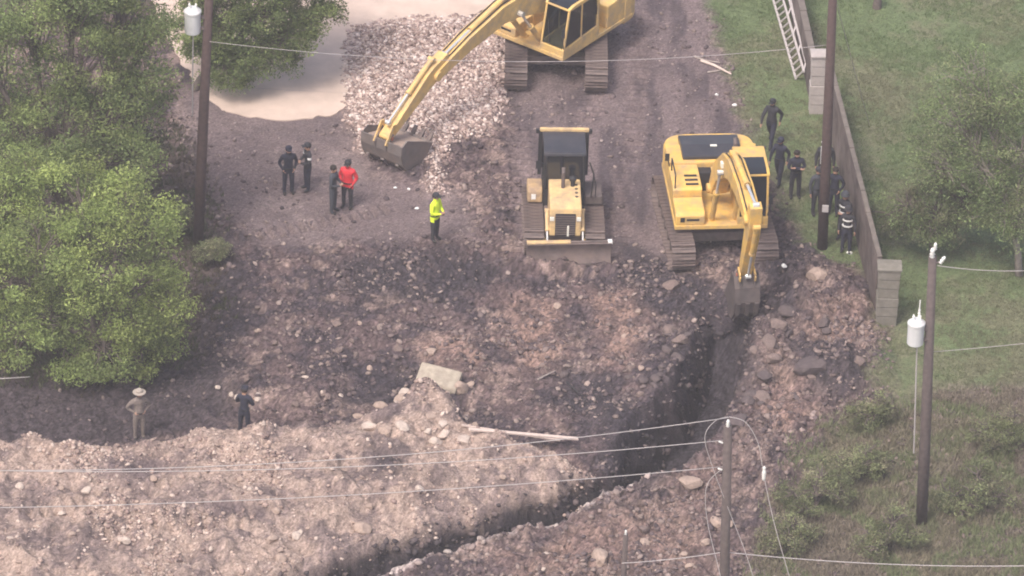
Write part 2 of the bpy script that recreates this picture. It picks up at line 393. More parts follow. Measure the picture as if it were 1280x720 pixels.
H += edge * (.22 * fbm(X, Y, 2.6, 3, .6, s=37) + .10 * bill)
H = H * (1 - .92 * sstep(.25, .8, m_drive)) - .02 * sstep(.25, .8, m_drive)

# soil colours, with shade painted in at the trench, ditch and right excavator
def col(*c): return np.array(c)
def mixc(A, B, t): return A + (B - A) * t[..., None]
v1 = fbm(X, Y, .5, 4, .6, s=30); v2 = fbm(X, Y, 2.2, 4, .65, s=31); v3 = fbm(X, Y, 1.1, 4, .6, s=32); v4 = fbm(X, Y, 6.0, 2, .6, s=33)
S = np.ones(X.shape + (3,)) * col(.120, .086, .084)
S = mixc(S, col(.056, .045, .052), sstep(-.12, .22, v3) * .9)
S = mixc(S, col(.27, .200, .170), sstep(.06, .36, v2 * .7 + v1 * .5) * .8)
S = mixc(S, col(.195, .150, .143), m_pad * .9)
S = mixc(S, col(.185, .143, .138), m_road * .88)
S = mixc(S, col(.125, .097, .098), np.clip((m_road + m_pad) * sstep(-.1, .3, v3 * .6 + v4 * .4), 0, 1) * .6)
tyre = fbm(X * 1.0, Y * .16, 1.9, 3, .6, s=57)
S = mixc(S, col(.078, .062, .068), m_road * sstep(.02, .3, tyre) * .7)
S = mixc(S, col(.215, .165, .158), m_road * sstep(.05, .35, -tyre) * .55)
S = mixc(S, col(.25, .195, .18), m_pad * sstep(.05, .4, v1 + .3 * v2) * .6)
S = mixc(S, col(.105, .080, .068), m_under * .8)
S = mixc(S, col(.30, .20, .16), m_tan * (.35 + .65 * sstep(-.25, .25, v2)) * .85)
S = mixc(S, col(.20, .148, .128), m_rubble * sstep(-.2, .3, v2 + .3 * v1) * .7)
mc = mixc(np.ones_like(S) * col(.395, .300, .245), np.ones_like(S) * col(.225, .172, .156), sstep(-.12, .22, v3 + .3 * v2 + .7 * v1))
mc = mixc(mc, np.ones_like(S) * col(.44, .335, .275), sstep(.05, .4, v2) * .7)
mc = mixc(mc, np.ones_like(S) * col(.13, .10, .10), sstep(.22, .45, fbm(X, Y, .9, 3, s=34)) * .75)
S = mixc(S, mc * .93, m_mound)
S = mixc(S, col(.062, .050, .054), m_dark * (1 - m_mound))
S = mixc(S, col(.044, .037, .044), m_dmud * .9)
S = mixc(S, col(.046, .039, .045), m_dk2 * .85)  # dark patches; the one right of the excavator paints its soft shadow
gc = mixc(np.ones_like(S) * col(.130, .170, .080), np.ones_like(S) * col(.165, .168, .100), sstep(-.2, .3, v1 + .4 * v2))
S = mixc(S, gc, m_grass)
wc = mixc(np.ones_like(S) * col(.175, .150, .115), np.ones_like(S) * col(.20, .158, .138), sstep(-.2, .25, v3))
S = mixc(S, wc, m_weeds * .9)
S = mixc(S, gc, 1 - far)
S = mixc(S, col(.30, .225, .195), m_gravel * .8)
S = mixc(S, col(.052, .043, .049), sstep(-1.0, -.1, sdist(TRENCH, XW, YW)) * (.35 + .5 * sstep(-.2, .2, v2)))  # dark spoil round the trench, with shadow painted into the same band
S = mixc(S, col(.047, .040, .046), m_trench * sstep(.15, -.25, H))  # recess shade painted into the trench soil, darker below ground level
S = mixc(S, col(.050, .042, .047), sstep(.12, .5, m_ditch) * sstep(.45, .05, H))  # shade of the sunken ditch put into its soil colour by depth
lip = np.exp(-((sdist(DITCH, X, Y) + .22) / .22) ** 2) * (X > P(440, 730).x) * (X < P(800, 604).x)
dl = [line_dist(XY([a])[0], XY([b])[0], X, Y)[0] for a, b in (((440, 742), (490, 714)), ((490, 714), (560, 691)), ((560, 691), (640, 667)), ((640, 667), (720, 644)), ((720, 644), (800, 604)))]
lipd = np.minimum.reduce(dl)
S = mixc(S, col(.52, .44, .40), sstep(.34, .06, lipd + .32 * v2 + .12 * v4) * (1 - m_ditch) * .85)
H += sstep(.6, .1, lipd) * (1 - m_ditch) * (.10 + .16 * (1 - np.abs(fbm(X, Y, 2.4, 2, s=36)) * 2))
S = S * (1 + .22 * v4[..., None] * far[..., None]) * np.clip(1 + ((.30 * rough * (1 - .6 * m_mound) + .08 * far) * np.clip(1 - 1.5 * m_edge0, .1, 1))[..., None] * rng.normal(size=X.shape)[..., None], .45, 1.9)

edge2 = np.maximum(edge, 0)
led = fbm(X * 1.0 + Y * .6, H * 2.2 + .3 * Y, 1.6, 3, .6, s=52)
Xd = X + edge2 * .20 * led; Yd = Y + edge2 * .20 * fbm(X * 1.1 - Y, H * 2.4, 1.7, 3, .6, s=53)
S = S * (1 + edge2[..., None] * .55 * fbm(X * 1.2 + Y, H * 3.2, 1.5, 3, .6, s=54)[..., None])
veg = np.clip(np.maximum(m_grass, m_weeds), 0, 1)[..., None]
S = S * (veg + (1 - veg) * col(1.0, .99, 1.03))
ny, nx = X.shape
idx = np.arange(nx * ny).reshape(ny, nx)
F = np.stack([idx[:-1, :-1], idx[:-1, 1:], idx[1:, 1:], idx[1:, :-1]], -1).reshape(-1, 4)
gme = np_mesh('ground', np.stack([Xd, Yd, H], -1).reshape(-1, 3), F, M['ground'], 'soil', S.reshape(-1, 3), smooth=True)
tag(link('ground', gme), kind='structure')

def gz(x, y):
    i = np.clip(np.searchsorted(gx, x) - 1, 0, nx - 2); j = np.clip(np.searchsorted(gy, y) - 1, 0, ny - 2)
    fx = (x - gx[i]) / (gx[i + 1] - gx[i]); fy = (y - gy[j]) / (gy[j + 1] - gy[j])
    return (H[j, i] * (1 - fx) + H[j, i + 1] * fx) * (1 - fy) + (H[j + 1, i] * (1 - fx) + H[j + 1, i + 1] * fx) * fy
def sample(A, x, y):
    i = np.clip(np.searchsorted(gx, x) - 1, 0, nx - 2); j = np.clip(np.searchsorted(gy, y) - 1, 0, ny - 2)
    return A[j, i]
def on_ground(px, py):
    z = 0.0
    for _ in range(12):
        p = P(px, py, z); z = .5 * z + .5 * float(gz(p.x, p.y))
    p = P(px, py, z); return Vector((p.x, p.y, float(gz(p.x, p.y))))

# driveway of pale concrete with a rounded end, two slabs
def slab(name, poly, z1, material, cuts=()):
    bm = bmesh.new()
    vs_ = [bm.verts.new((x, y, z1)) for x, y in poly]
    f = bm.faces.new(vs_); bmesh.ops.recalc_face_normals(bm, faces=[f])
    r = bmesh.ops.extrude_face_region(bm, geom=[f])
    for e in r['geom']:
        if isinstance(e, bmesh.types.BMVert): e.co.z = z1 - .25
    bmesh.ops.recalc_face_normals(bm, faces=bm.faces)
    me = bpy.data.meshes.new(name); bm.to_mesh(me); bm.free(); me.materials.append(material)
    return tag(link(name, me), kind='structure')
def rounded(poly, it=3):
    for _ in range(it):
        q = []
        for i in range(len(poly)):
            a, b = Vector(poly[i]), Vector(poly[(i + 1) % len(poly)])
            q += [tuple(a * .75 + b * .25), tuple(a * .25 + b * .75)]
        poly = q
    return poly
def ragged(poly, step=.12):
    q = []
    for i in range(len(poly)):
        a, b = Vector(poly[i]), Vector(poly[(i + 1) % len(poly)]); n = max(1, int((b - a).length / step))
        for k in range(n):
            p = a.lerp(b, k / n); nx_, ny_ = fbm(np.array([p.x]), np.array([p.y]), 1.6, 4, .65, s=70)[0], fbm(np.array([p.x]), np.array([p.y]), 1.6, 4, .65, s=71)[0]
            q.append((p.x + .28 * nx_, p.y + .28 * ny_))
    return q
dv = slab('driveway', ragged(rounded(DRIVE, 2)), .018, M['concrete'])
jb = MB(); a_, b_ = P(262, 108), P(434, 117)
jb.beam((a_.x, a_.y, .013), (b_.x, b_.y, .013), .035, .018)
jb.build('control_joint', M['joint'], dv)

# ------------------------------------------------------------------ loose stones (too many to count)
def ico():
    t = (1 + 5 ** .5) / 2
    v = np.array([(-1, t, 0), (1, t, 0), (-1, -t, 0), (1, -t, 0), (0, -1, t), (0, 1, t), (0, -1, -t), (0, 1, -t), (t, 0, -1), (t, 0, 1), (-t, 0, -1), (-t, 0, 1)]) / math.sqrt(1 + t * t)
    f = np.array([(0, 11, 5), (0, 5, 1), (0, 1, 7), (0, 7, 10), (0, 10, 11), (1, 5, 9), (5, 11, 4), (11, 10, 2), (10, 7, 6), (7, 1, 8), (3, 9, 4), (3, 4, 2), (3, 2, 6), (3, 6, 8), (3, 8, 9), (4, 9, 5), (2, 4, 11), (6, 2, 10), (8, 6, 7), (9, 8, 1)])
    return v, f
IV, IF = ico()
def scatter(name, xs, ys, sizes, tints, label, cat, flat=.65, sink=.2):
    n = len(xs); zs = gz(xs, ys)
    V = IV[None] * (1 + .38 * (rng.random((n, 12, 1)) - .5))
    V = V * (sizes[:, None, None] * np.stack([.75 + .6 * rng.random(n), .75 + .6 * rng.random(n), flat * (.7 + .6 * rng.random(n))], -1)[:, None, :])
    a = rng.random(n) * 6.283; ca, sa = np.cos(a)[:, None], np.sin(a)[:, None]
    V = np.stack([V[..., 0] * ca - V[..., 1] * sa, V[..., 0] * sa + V[..., 1] * ca, V[..., 2]], -1)
    tl = (rng.random((n, 2)) - .5) * .9
    V[..., 2] += V[..., 0] * tl[:, :1] + V[..., 1] * tl[:, 1:]
    V += np.stack([xs, ys, zs + sizes * flat * (.5 - sink)], -1)[:, None, :]
    Fq = (IF[None] + 12 * np.arange(n)[:, None, None]).reshape(-1, 3)
    me = np_mesh(name, V.reshape(-1, 3), Fq, M['stone'], 'tint', np.repeat(tints, 12, 0))
    return tag(link(name, me), label, cat, kind='stuff')
def pick(mask, n):
    """n random places, more where the mask is high"""
    xs, ys = [], []
    m = 0
    while m < n:
        x = rng.uniform(-18.4, 18.4, n * 2); y = rng.uniform(-19.3, 21.8, n * 2)
        k = rng.random(n * 2) < sample(mask, x, y)
        xs.append(x[k]); ys.append(y[k]); m += k.sum()
    return np.concatenate(xs)[:n], np.concatenate(ys)[:n]
clear = (1 - m_trench) * (1 - m_ditch)
def sizes(n, lo, hi, p=2.5): return lo + (hi - lo) * rng.random(n) ** p
def tints(n, cols, var=.22):
    c = np.array(cols) * np.array([1.0, 1.0, 1.02])
    c = c[rng.integers(0, len(cols), n)]
    return c * (1 + var * (rng.random((n, 1)) * 2 - 1))
gx_, gy_ = pick(m_gravel ** 2, 17000)
scatter('gravel_pile', gx_, gy_, sizes(17000, .03, .085, 1.8), tints(17000, [(.50, .39, .34), (.40, .30, .265), (.31, .23, .20), (.60, .50, .45), (.24, .175, .155)]), 'spread of pale broken limestone gravel beside the concrete driveway', 'gravel')
clus = sstep(-.15, .45, fbm(X, Y, .9, 3, s=40))
mm = m_mound * clear * (.06 + .94 * clus * sstep(-.3, .2, fbm(X, Y, .35, 2, s=58)))
x_, y_ = pick(mm, 6000)
scatter('mound_rubble', x_, y_, sizes(6000, .02, .085, 3), tints(6000, [(.40, .30, .25), (.32, .235, .20), (.48, .385, .33), (.24, .175, .155)]), 'small pale stones strewn over the sandy spoil mound', 'rubble')
mm = np.clip(rough * (1 - m_mound) * clear * (1 - m_dark * .8) * (1 - m_gravel) * (.2 + .8 * clus) * inner, 0, 1)
x_, y_ = pick(mm, 15000)
scatter('mud_clods', x_, y_, sizes(15000, .02, .10), tints(15000, [(.12, .09, .09), (.15, .115, .11), (.08, .062, .066), (.19, .145, .13), (.13, .10, .10), (.27, .21, .185)]), 'dark clods and chips of stone strewn over the churned mud', 'clods')
mm = np.clip(m_rubble * clear * (.25 + .75 * clus), 0, 1)
x_, y_ = pick(mm, 3000)
scatter('trench_side_rubble', x_, y_, sizes(3000, .02, .09, 3), tints(3000, [(.16, .12, .11), (.20, .15, .135), (.09, .07, .072), (.25, .19, .17), (.12, .09, .088)]), 'mixed brown rubble thrown up right of the trench', 'rubble')
mm = np.clip((m_road + m_pad) * clear * (1 - m_drive) * .5 * (.2 + .8 * clus), 0, 1)
x_, y_ = pick(mm, 2200)
scatter('road_grit', x_, y_, sizes(2200, .02, .055, 3), tints(2200, [(.17, .13, .125), (.11, .085, .088), (.30, .24, .22)]), 'scattered grit and crumbs on the packed dirt track', 'grit')
mm = np.clip(edge * inner, 0, 1)
x_, y_ = pick(mm, 1300)
scatter('cut_face_clods', x_, y_, sizes(1300, .03, .13, 2.5), tints(1300, [(.060, .050, .054), (.085, .068, .070), (.12, .092, .09)]), 'dark clods stuck to the cut faces of trench and ditch', 'clods')
mm = np.clip(sstep(.45, .1, lipd) * (1 - m_ditch), 0, 1)
x_, y_ = pick(mm * sstep(-.1, .3, v2), 110)
scatter('ditch_lip_stones', x_, y_, sizes(110, .03, .15, 3), tints(110, [(.46, .39, .35), (.36, .29, .26), (.27, .21, .19)]), 'pale limestone edge along the near lip of the ditch', 'rubble')

# single rocks big enough to point at
def rock_mesh(seed, flat=.6, blocky=0.0):
    r_ = random.Random(seed)
    bm = bmesh.new(); bmesh.ops.create_icosphere(bm, subdivisions=2, radius=1)
    planes = [(Vector((r_.uniform(-1, 1), r_.uniform(-1, 1), r_.uniform(-1, 1))).normalized(), r_.uniform(.55, .85)) for _ in range(9)]
    for v in bm.verts:
        for n_, dd_ in planes:
            k = v.co.dot(n_)
            if k > dd_: v.co -= n_ * (k - dd_)
        v.co *= 1 + r_.uniform(-.04, .04)
        v.co.z *= flat
    me = bpy.data.meshes.new('rock'); bm.to_mesh(me); bm.free()
    return me
ROCKS = [rock_mesh(s, .55 + .1 * (s % 3)) for s in range(6)]
rockmats = dict(pale=mat('pale_limestone', (.50, .415, .36), .92, .2, 5, (.30, .22, .19), .6), tan=mat('tan_stone', (.38, .285, .235), .92, .2, 5, (.22, .165, .145), .6),
                dark=mat('dark_clay_lump', (.085, .066, .068), .95, .25, 5, (.15, .115, .11), .6), brown=mat('brown_clay_lump', (.19, .14, .125), .95, .25, 5, (.10, .078, .08), .5))
ROCKMESH = {}
for kk, mm_ in rockmats.items():
    for i_, me_ in enumerate(ROCKS):
        q = me_.copy(); q.materials.append(mm_); ROCKMESH[kk, i_] = q
def rock(px, py, wpx, kind, label, group=None, hz=.6, stretch=1.0, rz=None, name='rock', i=None):
    p = on_ground(px, py)
    o = link(name, ROCKMESH[kind, random.randrange(6) if i is None else i])
    s = wpx / 40 / 2
    o.scale = (s * stretch, s, s * hz / .6)
    o.rotation_euler = (random.uniform(-.2, .2), random.uniform(-.2, .2), random.uniform(0, 6) if rz is None else rz)
    o.location = (p.x, p.y, p.z + s * .18)
    return tag(o, label, 'rock', group)
for a in [(1022, 345, 34, 'tan', 'large tan boulder on the rubble just right of the digging excavator'),
          (574, 487, 30, 'tan', 'tan stone touching the right end of the flat block'),
          (1012, 460, 42, 'dark', 'big dark clay lump on the rubble right of the trench'),
          (837, 358, 22, 'brown', 'brown boulder at the foot of the right excavator left track'),
          (540, 440, 15, 'tan', 'tan rounded stone in the mud above the flat block'),
          (985, 390, 24, 'dark', 'dark lump beside the excavator bucket'),
          (725, 625, 26, 'pale', 'long pale stone slab on the near lip of the ditch by the wide trench'),
          (862, 606, 26, 'tan', 'tan ledge of rock at the bottom end of the wide trench'),
          (748, 700, 30, 'tan', 'tan flat rock beside the short post at the bottom edge'),
          (455, 662, 26, 'tan', 'tan stone on the mound close to the ditch')]:
    rock(*a, stretch=random.uniform(.9, 1.5))
def rocks(n, poly, lo, hi, kinds, label, group):
    x0, x1 = min(p[0] for p in poly), max(p[0] for p in poly); y0, y1 = min(p[1] for p in poly), max(p[1] for p in poly)
    k = 0
    while k < n:
        a, b = random.uniform(x0, x1), random.uniform(y0, y1)
        if float(sdist(poly, np.array([a]), np.array([b]))[0]) < 0: continue
        g = P(a, b)
        if float(sample(clear, np.array([g.x]), np.array([g.y]))[0]) < .6: continue
        kd = random.choice(kinds); rock(a, b, lo + (hi - lo) * random.random() ** 2, kd, label.replace('COLOUR', {'pale': 'pale', 'tan': 'tan', 'brown': 'brown', 'dark': 'dark'}[kd]), group, stretch=random.uniform(.8, 1.4)); k += 1
rocks(30, [(10, 555), (240, 545), (430, 530), (520, 520), (600, 560), (660, 600), (560, 640), (420, 690), (300, 712), (10, 712)], 8, 17, ['pale', 'tan', 'tan'], 'loose COLOUR stone lying on the sandy spoil mound', 'stones on the spoil mound')
rocks(30, [(270, 330), (560, 350), (780, 370), (850, 420), (820, 500), (740, 540), (620, 530), (520, 460), (300, 470)], 8, 14, ['tan', 'brown', 'brown', 'dark'], 'loose COLOUR stone or clod in the churned mud before the machines', 'stones in the churned mud')
rocks(20, [(960, 350), (1060, 370), (1090, 430), (1060, 500), (990, 560), (930, 560), (930, 480)], 9, 22, ['brown', 'dark', 'dark', 'brown'], 'loose COLOUR lump of the rubble bank right of the trench', 'lumps of the rubble bank')
rocks(16, [(620, 690), (760, 650), (880, 610), (930, 650), (900, 715), (620, 715)], 9, 18, ['tan', 'brown', 'pale'], 'loose COLOUR stone on the bank below the ditch', 'stones on the near bank')
rocks(16, [(815, 420), (870, 405), (862, 450), (835, 490), (780, 515), (760, 490)], 9, 24, ['dark', 'dark', 'brown'], 'loose COLOUR clod on the left rim of the wide trench', 'clods on the left trench rim')
rocks(14, [(945, 390), (990, 400), (1000, 450), (960, 500), (915, 540), (935, 470)], 9, 26, ['dark', 'dark', 'brown'], 'loose COLOUR clod on the right rim of the wide trench', 'clods on the right trench rim')
rocks(12, [(250, 470), (400, 440), (430, 500), (300, 515)], 8, 13, ['pale', 'brown'], 'loose COLOUR stone on the dark slope behind the spoil mound crest', 'stones behind the mound crest')
rocks(26, [(400, 516), (440, 503), (520, 488), (600, 520), (620, 550), (560, 570), (440, 545)], 10, 26, ['tan', 'pale'], 'chunky COLOUR stone piled on the crest of the spoil mound', 'stones on the mound crest')
# the flat block at the crest, a squared lump of layered stone
p = on_ground(548, 484)
fb = MB(); fb.prism([(-.42, .0), (.40, .0), (.44, .20), (.36, .33), (-.36, .36), (-.46, .18)], -.66, .64)
o = fb.build('stone_block', mat('layered_block_stone', (.40, .345, .275), .92, .3, 4, (.25, .20, .17), .7, dscale=3), None, .07); o.location = p + Vector((0, 0, .16)); o.rotation_euler = (R(14), R(7), R(-12))
tag(o, 'flat squared block of pale layered stone on the mound crest', 'stone block')

# ------------------------------------------------------------------ tracks
def shoe_mesh(wd, pitch):
    b = MB(); b.box(-wd / 2, wd / 2, -pitch * .46, pitch * .46, -.018, .018)
    b.box(-wd / 2, wd / 2, -pitch * .40, -pitch * .25, .017, .06); b.box(-wd / 2, wd / 2, pitch * .16, pitch * .26, .017, .045)
    return b.mesh('track_shoe', M['shoe'])
def make_track(root, xc, half, rad, wd, n, rz=None, shoe=None):
    """stadium-shaped crawler track with every shoe a sub-part"""
    zc = rad + .04
    prof = []
    for k in range(13): g = math.pi / 2 - math.pi * k / 12; prof.append((half + (rad - .10) * math.cos(g), zc + (rad - .10) * math.sin(g)))
    for k in range(13): g = -math.pi / 2 - math.pi * k / 12; prof.append((-half + (rad - .10) * math.cos(g), zc + (rad - .10) * math.sin(g)))
    b = MB(); b.prism(prof, xc - wd * .18, xc + wd * .18)
    b.box(xc - wd * .30, xc + wd * .30, -half * .8, half * .8, zc - rad * .45, zc + rad * .35)
    for s in (-1, 1):
        b.tube([(xc - wd * .26, s * half, zc), (xc + wd * .26, s * half, zc)], rad * .80, 16)
    for k in range(6):
        yy = -half * .85 + half * 1.7 * k / 5
        b.tube([(xc - wd * .3, yy, .04 + .15), (xc + wd * .3, yy, .04 + .15)], .12, 10)
    t = b.build('track', M['steel'], root, 0, rz=rz)
    L = 4 * half + 2 * math.pi * rad
    for k in range(n):
        s = (k + .37) / n * L
        if s < 2 * half: y, z, g = -half + s, zc + rad, 0.0
        elif s < 2 * half + math.pi * rad: a = (s - 2 * half) / rad; y, z, g = half + rad * math.sin(a), zc + rad * math.cos(a), -a
        elif s < 4 * half + math.pi * rad: y, z, g = half - (s - 2 * half - math.pi * rad), zc - rad, math.pi
        else: a = (s - 4 * half - math.pi * rad) / rad; y, z, g = -half - rad * math.sin(a), zc - rad * math.cos(a), math.pi - a
        o = link('track_shoe', shoe, t); o.location = (xc, y, z); o.rotation_euler.x = g
    return t

def thick(path, th):
    """closed (f, z) outline round a centre path with a thickness at each point"""
    up, dn = [], []
    for i, (f, z) in enumerate(path):
        a = path[max(i - 1, 0)]; b = path[min(i + 1, len(path) - 1)]
        t = Vector((b[0] - a[0], b[1] - a[1])).normalized(); n_ = Vector((-t.y, t.x)) * th[i] / 2
        up.append((f + n_.x, z + n_.y)); dn.append((f - n_.x, z - n_.y))
    return up + dn[::-1]
def cyl(root, name, x, a, b, r=.085, rod=.45, rz=None, body='yellow'):
    """hydraulic cylinder with its bright rod as a sub-part; a and b are (f, z)"""
    A, B = Vector((x, -a[0], a[1])), Vector((x, -b[0], b[1])); mid = A.lerp(B, 1 - rod)
    q = MB(); q.tube([A, mid], r, 12); q.tube([mid - (B - A).normalized() * .07, mid], r * 1.18, 12)
    q.tube([A - Vector((r * 1.3, 0, 0)), A + Vector((r * 1.3, 0, 0))], r * 1.05, 10)
    o = q.build(name, M[body], root, 0, rz=rz)
    q2 = MB(); q2.tube([mid + (B - A).normalized() * .003, B], r * .5, 10); q2.tube([B - Vector((r, 0, 0)), B + Vector((r, 0, 0))], r * .95, 10)
    q2.build('cylinder_rod', M['chrome'], o)
    return o

def bucket_part(root, piv, ang, wd, size, rz, material, nteeth=5, dark=None):
    """bucket hung at piv (f, z); ang turns it in the boom plane. Local outline: pin at the origin, shell curving round"""
    ca, sa = math.cos(ang), math.sin(ang)
    def T(p): f, z = p[0] * size, p[1] * size; return (piv[0] + f * ca - z * sa, piv[1] + f * sa + z * ca)
    outer = [(.16, .10), (.34, -.10), (.46, -.40), (.44, -.72), (.28, -.98), (.02, -1.10), (-.30, -1.12), (-.62, -1.05)]
    inner_ = [(-.62, -1.01), (-.30, -1.07), (.00, -1.05), (.24, -.94), (.39, -.70), (.41, -.40), (.29, -.12), (.12, .06)]
    b = MB(); b.prism([T(q) for q in outer + inner_], -wd / 2, wd / 2)
    side = [(.14, .08), (.31, -.12), (.42, -.40), (.40, -.70), (.26, -.95), (.02, -1.06), (-.30, -1.085), (-.60, -1.03), (-.42, -.62), (-.22, -.25), (-.08, .04)]
    for s in (-1, 1):
        x0 = s * wd / 2; b.prism([T(q) for q in side], x0 - (.04 if s > 0 else -.012), x0 + (-.012 + .024 if s > 0 else .04))
    for s in (-1, 1):                                  # the two ears
        ear = [(-.12, .0), (.0, .14), (.26, .10), (.36, -.10), (.20, -.12)]
        b.prism([T(q) for q in ear], s * .22 - .03, s * .22 + .03)
    for xx in (-.36, 0, .36):                          # wear strips on the back
        b.prism([T(q) for q in [(.47, -.40), (.45, -.73), (.29, -1.0), (.03, -1.125), (.03, -1.16), (.32, -1.03), (.485, -.74), (.505, -.40)]], xx * wd - .06, xx * wd + .06)
    bo = b.build('bucket', M[material], root, .0, rz=rz)
    if dark:
        t = MB(); t.prism([T(q) for q in [(.28, -.14), (.40, -.42), (.38, -.70), (.24, -.93), (.0, -1.04), (-.30, -1.06), (-.56, -1.0), (-.40, -.80), (-.16, -.42), (.06, -.12)]], -wd / 2 + .05, wd / 2 - .05); t.build('dirt_load', rockmats['tan'], bo, .04)
    for k in range(nteeth):
        xx = -wd / 2 + wd * (k + .5) / nteeth
        t = MB(); t.prism([T(q) for q in [(-.56, -1.0), (-.60, -1.10), (-.86, -1.00), (-.85, -.975)]], xx - .06, xx + .06)
        t.build('tooth', M['steel'], bo)
    return bo

def excavator(name, loc, rz, swing, boom, tip, stick_end, bucket_ang, bucket_w, bucket_s, bucket_mat, paint, label, boom_yaw=0.0, visible_operator=False):
    root = empty(name, loc, rz)
    tag(root, label, 'excavator', 'tracked excavators at the trench')
    # undercarriage
    b = MB(); b.box(-.9, .9, -.7, .7, .55, .98); b.box(-1.25, 1.25, -1.15, -.75, .42, .74); b.box(-1.25, 1.25, .75, 1.15, .42, .74)
    b.lathe([(.72, .97), (.72, 1.14)], (0, 0, 0), 28)
    b.build('undercarriage', M['steel'], root, .03)
    shoe = shoe_mesh(.74, .20)
    for s in (-1, 1): make_track(root, s * 1.32, 1.93, .44, .74, 50, shoe=shoe)
    z0 = 1.15
    Y_ = M[paint]
    # deck
    b = MB(); b.prism([(1.62, z0), (1.62, z0 + .14), (-2.3, z0 + .14), (-2.3, z0)], -1.47, 1.47); b.build('deck', Y_, root, .02, rz=swing)
    # counterweight, rounded in plan
    b = MB(); n = 18; vs_ = []
    for zz, ins in ((z0 - .12, .05), (z0 - .02, 0), (z0 + .78, 0), (z0 + .90, .06)):
        for k in range(n + 1):
            g = math.pi * k / n
            vs_.append((( 1.47 - ins) * (abs(math.cos(g)) ** .42) * (1 if math.cos(g) > 0 else -1), 1.82 + (1.0 - ins) * math.sin(g) ** .62, zz))
    fs = []
    for r_ in range(3):
        for k in range(n): a = r_ * (n + 1) + k; fs.append((a, a + 1, a + n + 2, a + n + 1))
        fs.append((r_ * (n + 1) + n, r_ * (n + 1), (r_ + 1) * (n + 1), (r_ + 1) * (n + 1) + n))
    fs.append(tuple(range(n, -1, -1))); fs.append(tuple(range(3 * (n + 1), 4 * (n + 1))))
    b.add(vs_, fs); b.build('counterweight', Y_, root, .03, rz=swing)
    # engine hood, side housings
    b = MB(); b.prism([(-.85, z0 + .14), (-.85, z0 + .98), (-1.86, z0 + 1.06), (-1.86, z0 + .14)], -1.45, 1.45); b.build('engine_housing', Y_, root, .05, rz=swing)
    b = MB(); b.prism([(-.98, z0 + 1.0), (-.98, z0 + 1.12), (-1.60, z0 + 1.20), (-2.35, z0 + 1.10), (-2.50, z0 + .92), (-1.9, z0 + .92)], -.98, .92)
    hd = b.build('engine_hood', M['hoodblack'], root, .04, rz=swing)
    b = MB(); b.box(-.05, .16, 1.45, 1.53, z0 + 1.19, z0 + 1.225); b.build('hood_latch', M['light'], hd)
    b = MB(); b.tube([(.72, 1.25, z0 + 1.02), (.72, 1.25, z0 + 1.42), (.72, 1.36, z0 + 1.55)], .07, 12); b.build('exhaust_pipe', M['steel'], root, rz=swing)
    b = MB(); b.box(-.50, .50, .48, .85, z0 + .14, z0 + .80); b.build('valve_housing', M['black'], root, .02, rz=swing)
    for k in range(3):
        b = MB(); b.box(-.10 + k * .22, .07 + k * .22, .50, .82, z0 + .802, z0 + .84); b.build('grille_bar', Y_, root, .01, rz=swing)
    # tool box and tank on the side away from the cab
    b = MB(); b.prism([(-.86, z0 + .14), (-.86, z0 + .92), (.55, z0 + .90), (.62, z0 + .84), (.62, z0 + .14)], -1.45, -.52); b.build('fuel_tank', Y_, root, .04, rz=swing)
    b = MB(); b.prism([(.66, z0 + .14), (.66, z0 + .62), (1.45, z0 + .56), (1.58, z0 + .46), (1.58, z0 + .14)], -1.45, -.52); bx_ = b.build('tool_box', Y_, root, .04, rz=swing)
    b = MB(); b.box(-1.10, -.70, -1.592, -1.578, z0 + .30, z0 + .37); b.build('slot', M['black'], bx_)
    b = MB(); b.box(-1.30, -1.16, -1.592, -1.578, z0 + .26, z0 + .42); b.build('lamp', M['black'], bx_)
    for k in range(3):
        b = MB(); b.box(-1.02, -.62, -.42 + k * .26, -.32 + k * .26, z0 + .915, z0 + .93); b.build('tread_strip', M['black'], root, rz=swing)
    b = MB(); b.tube([(-1.38, -.55, z0 + .85), (-1.38, -.55, z0 + 1.35), (-1.38, .5, z0 + 1.35), (-1.38, .5, z0 + .85)], .022, 8); b.build('handrail', M['black'], root, rz=swing)
    b = MB(); b.tube([(-1.42, .75, z0 + .9), (-1.50, .70, z0 + 1.3)], .02, 6); b.box(-1.58, -1.44, .66, .70, z0 + 1.16, z0 + 1.42); b.build('mirror', M['black'], root, .01, rz=swing)
    # cab
    cx0, cx1 = .50, 1.47
    cab = MB()
    cab.prism([(-.35, z0 + .14), (-.35, z0 + .55), (1.60, z0 + .38), (1.60, z0 + .14)], cx0, cx1)
    for xx in (cx0 + .035, cx1 - .035):
        cab.beam((xx, -1.56, z0 + .3), (xx, -1.30, z0 + 1.74), .07, .07); cab.beam((xx, .31, z0 + .3), (xx, .28, z0 + 1.74), .08, .10)
        cab.beam((xx, -.62, z0 + .4), (xx, -.62, z0 + 1.74), .06, .07)
    cab.box(cx0, cx1, .22, .345, z0 + .5, z0 + .95)
    co = cab.build('cab', Y_, root, .012, rz=swing)
    b = MB(); b.prism([(-.36, z0 + 1.74), (-.36, z0 + 1.84), (-.2, z0 + 1.88), (1.10, z0 + 1.88), (1.34, z0 + 1.82), (1.36, z0 + 1.74)], cx0 - .02, cx1 + .02); b.build('roof', Y_, co, .03)
    b = MB(); b.prism([(.42, z0 + 1.884), (.42, z0 + 1.90), (1.08, z0 + 1.90), (1.335, z0 + 1.842), (1.335, z0 + 1.82), (1.08, z0 + 1.87)], cx0 + .08, cx1 - .08); b.build('roof_hatch', M['darkglass'], co)
    gm = M['glass'] if visible_operator else M['darkglass']
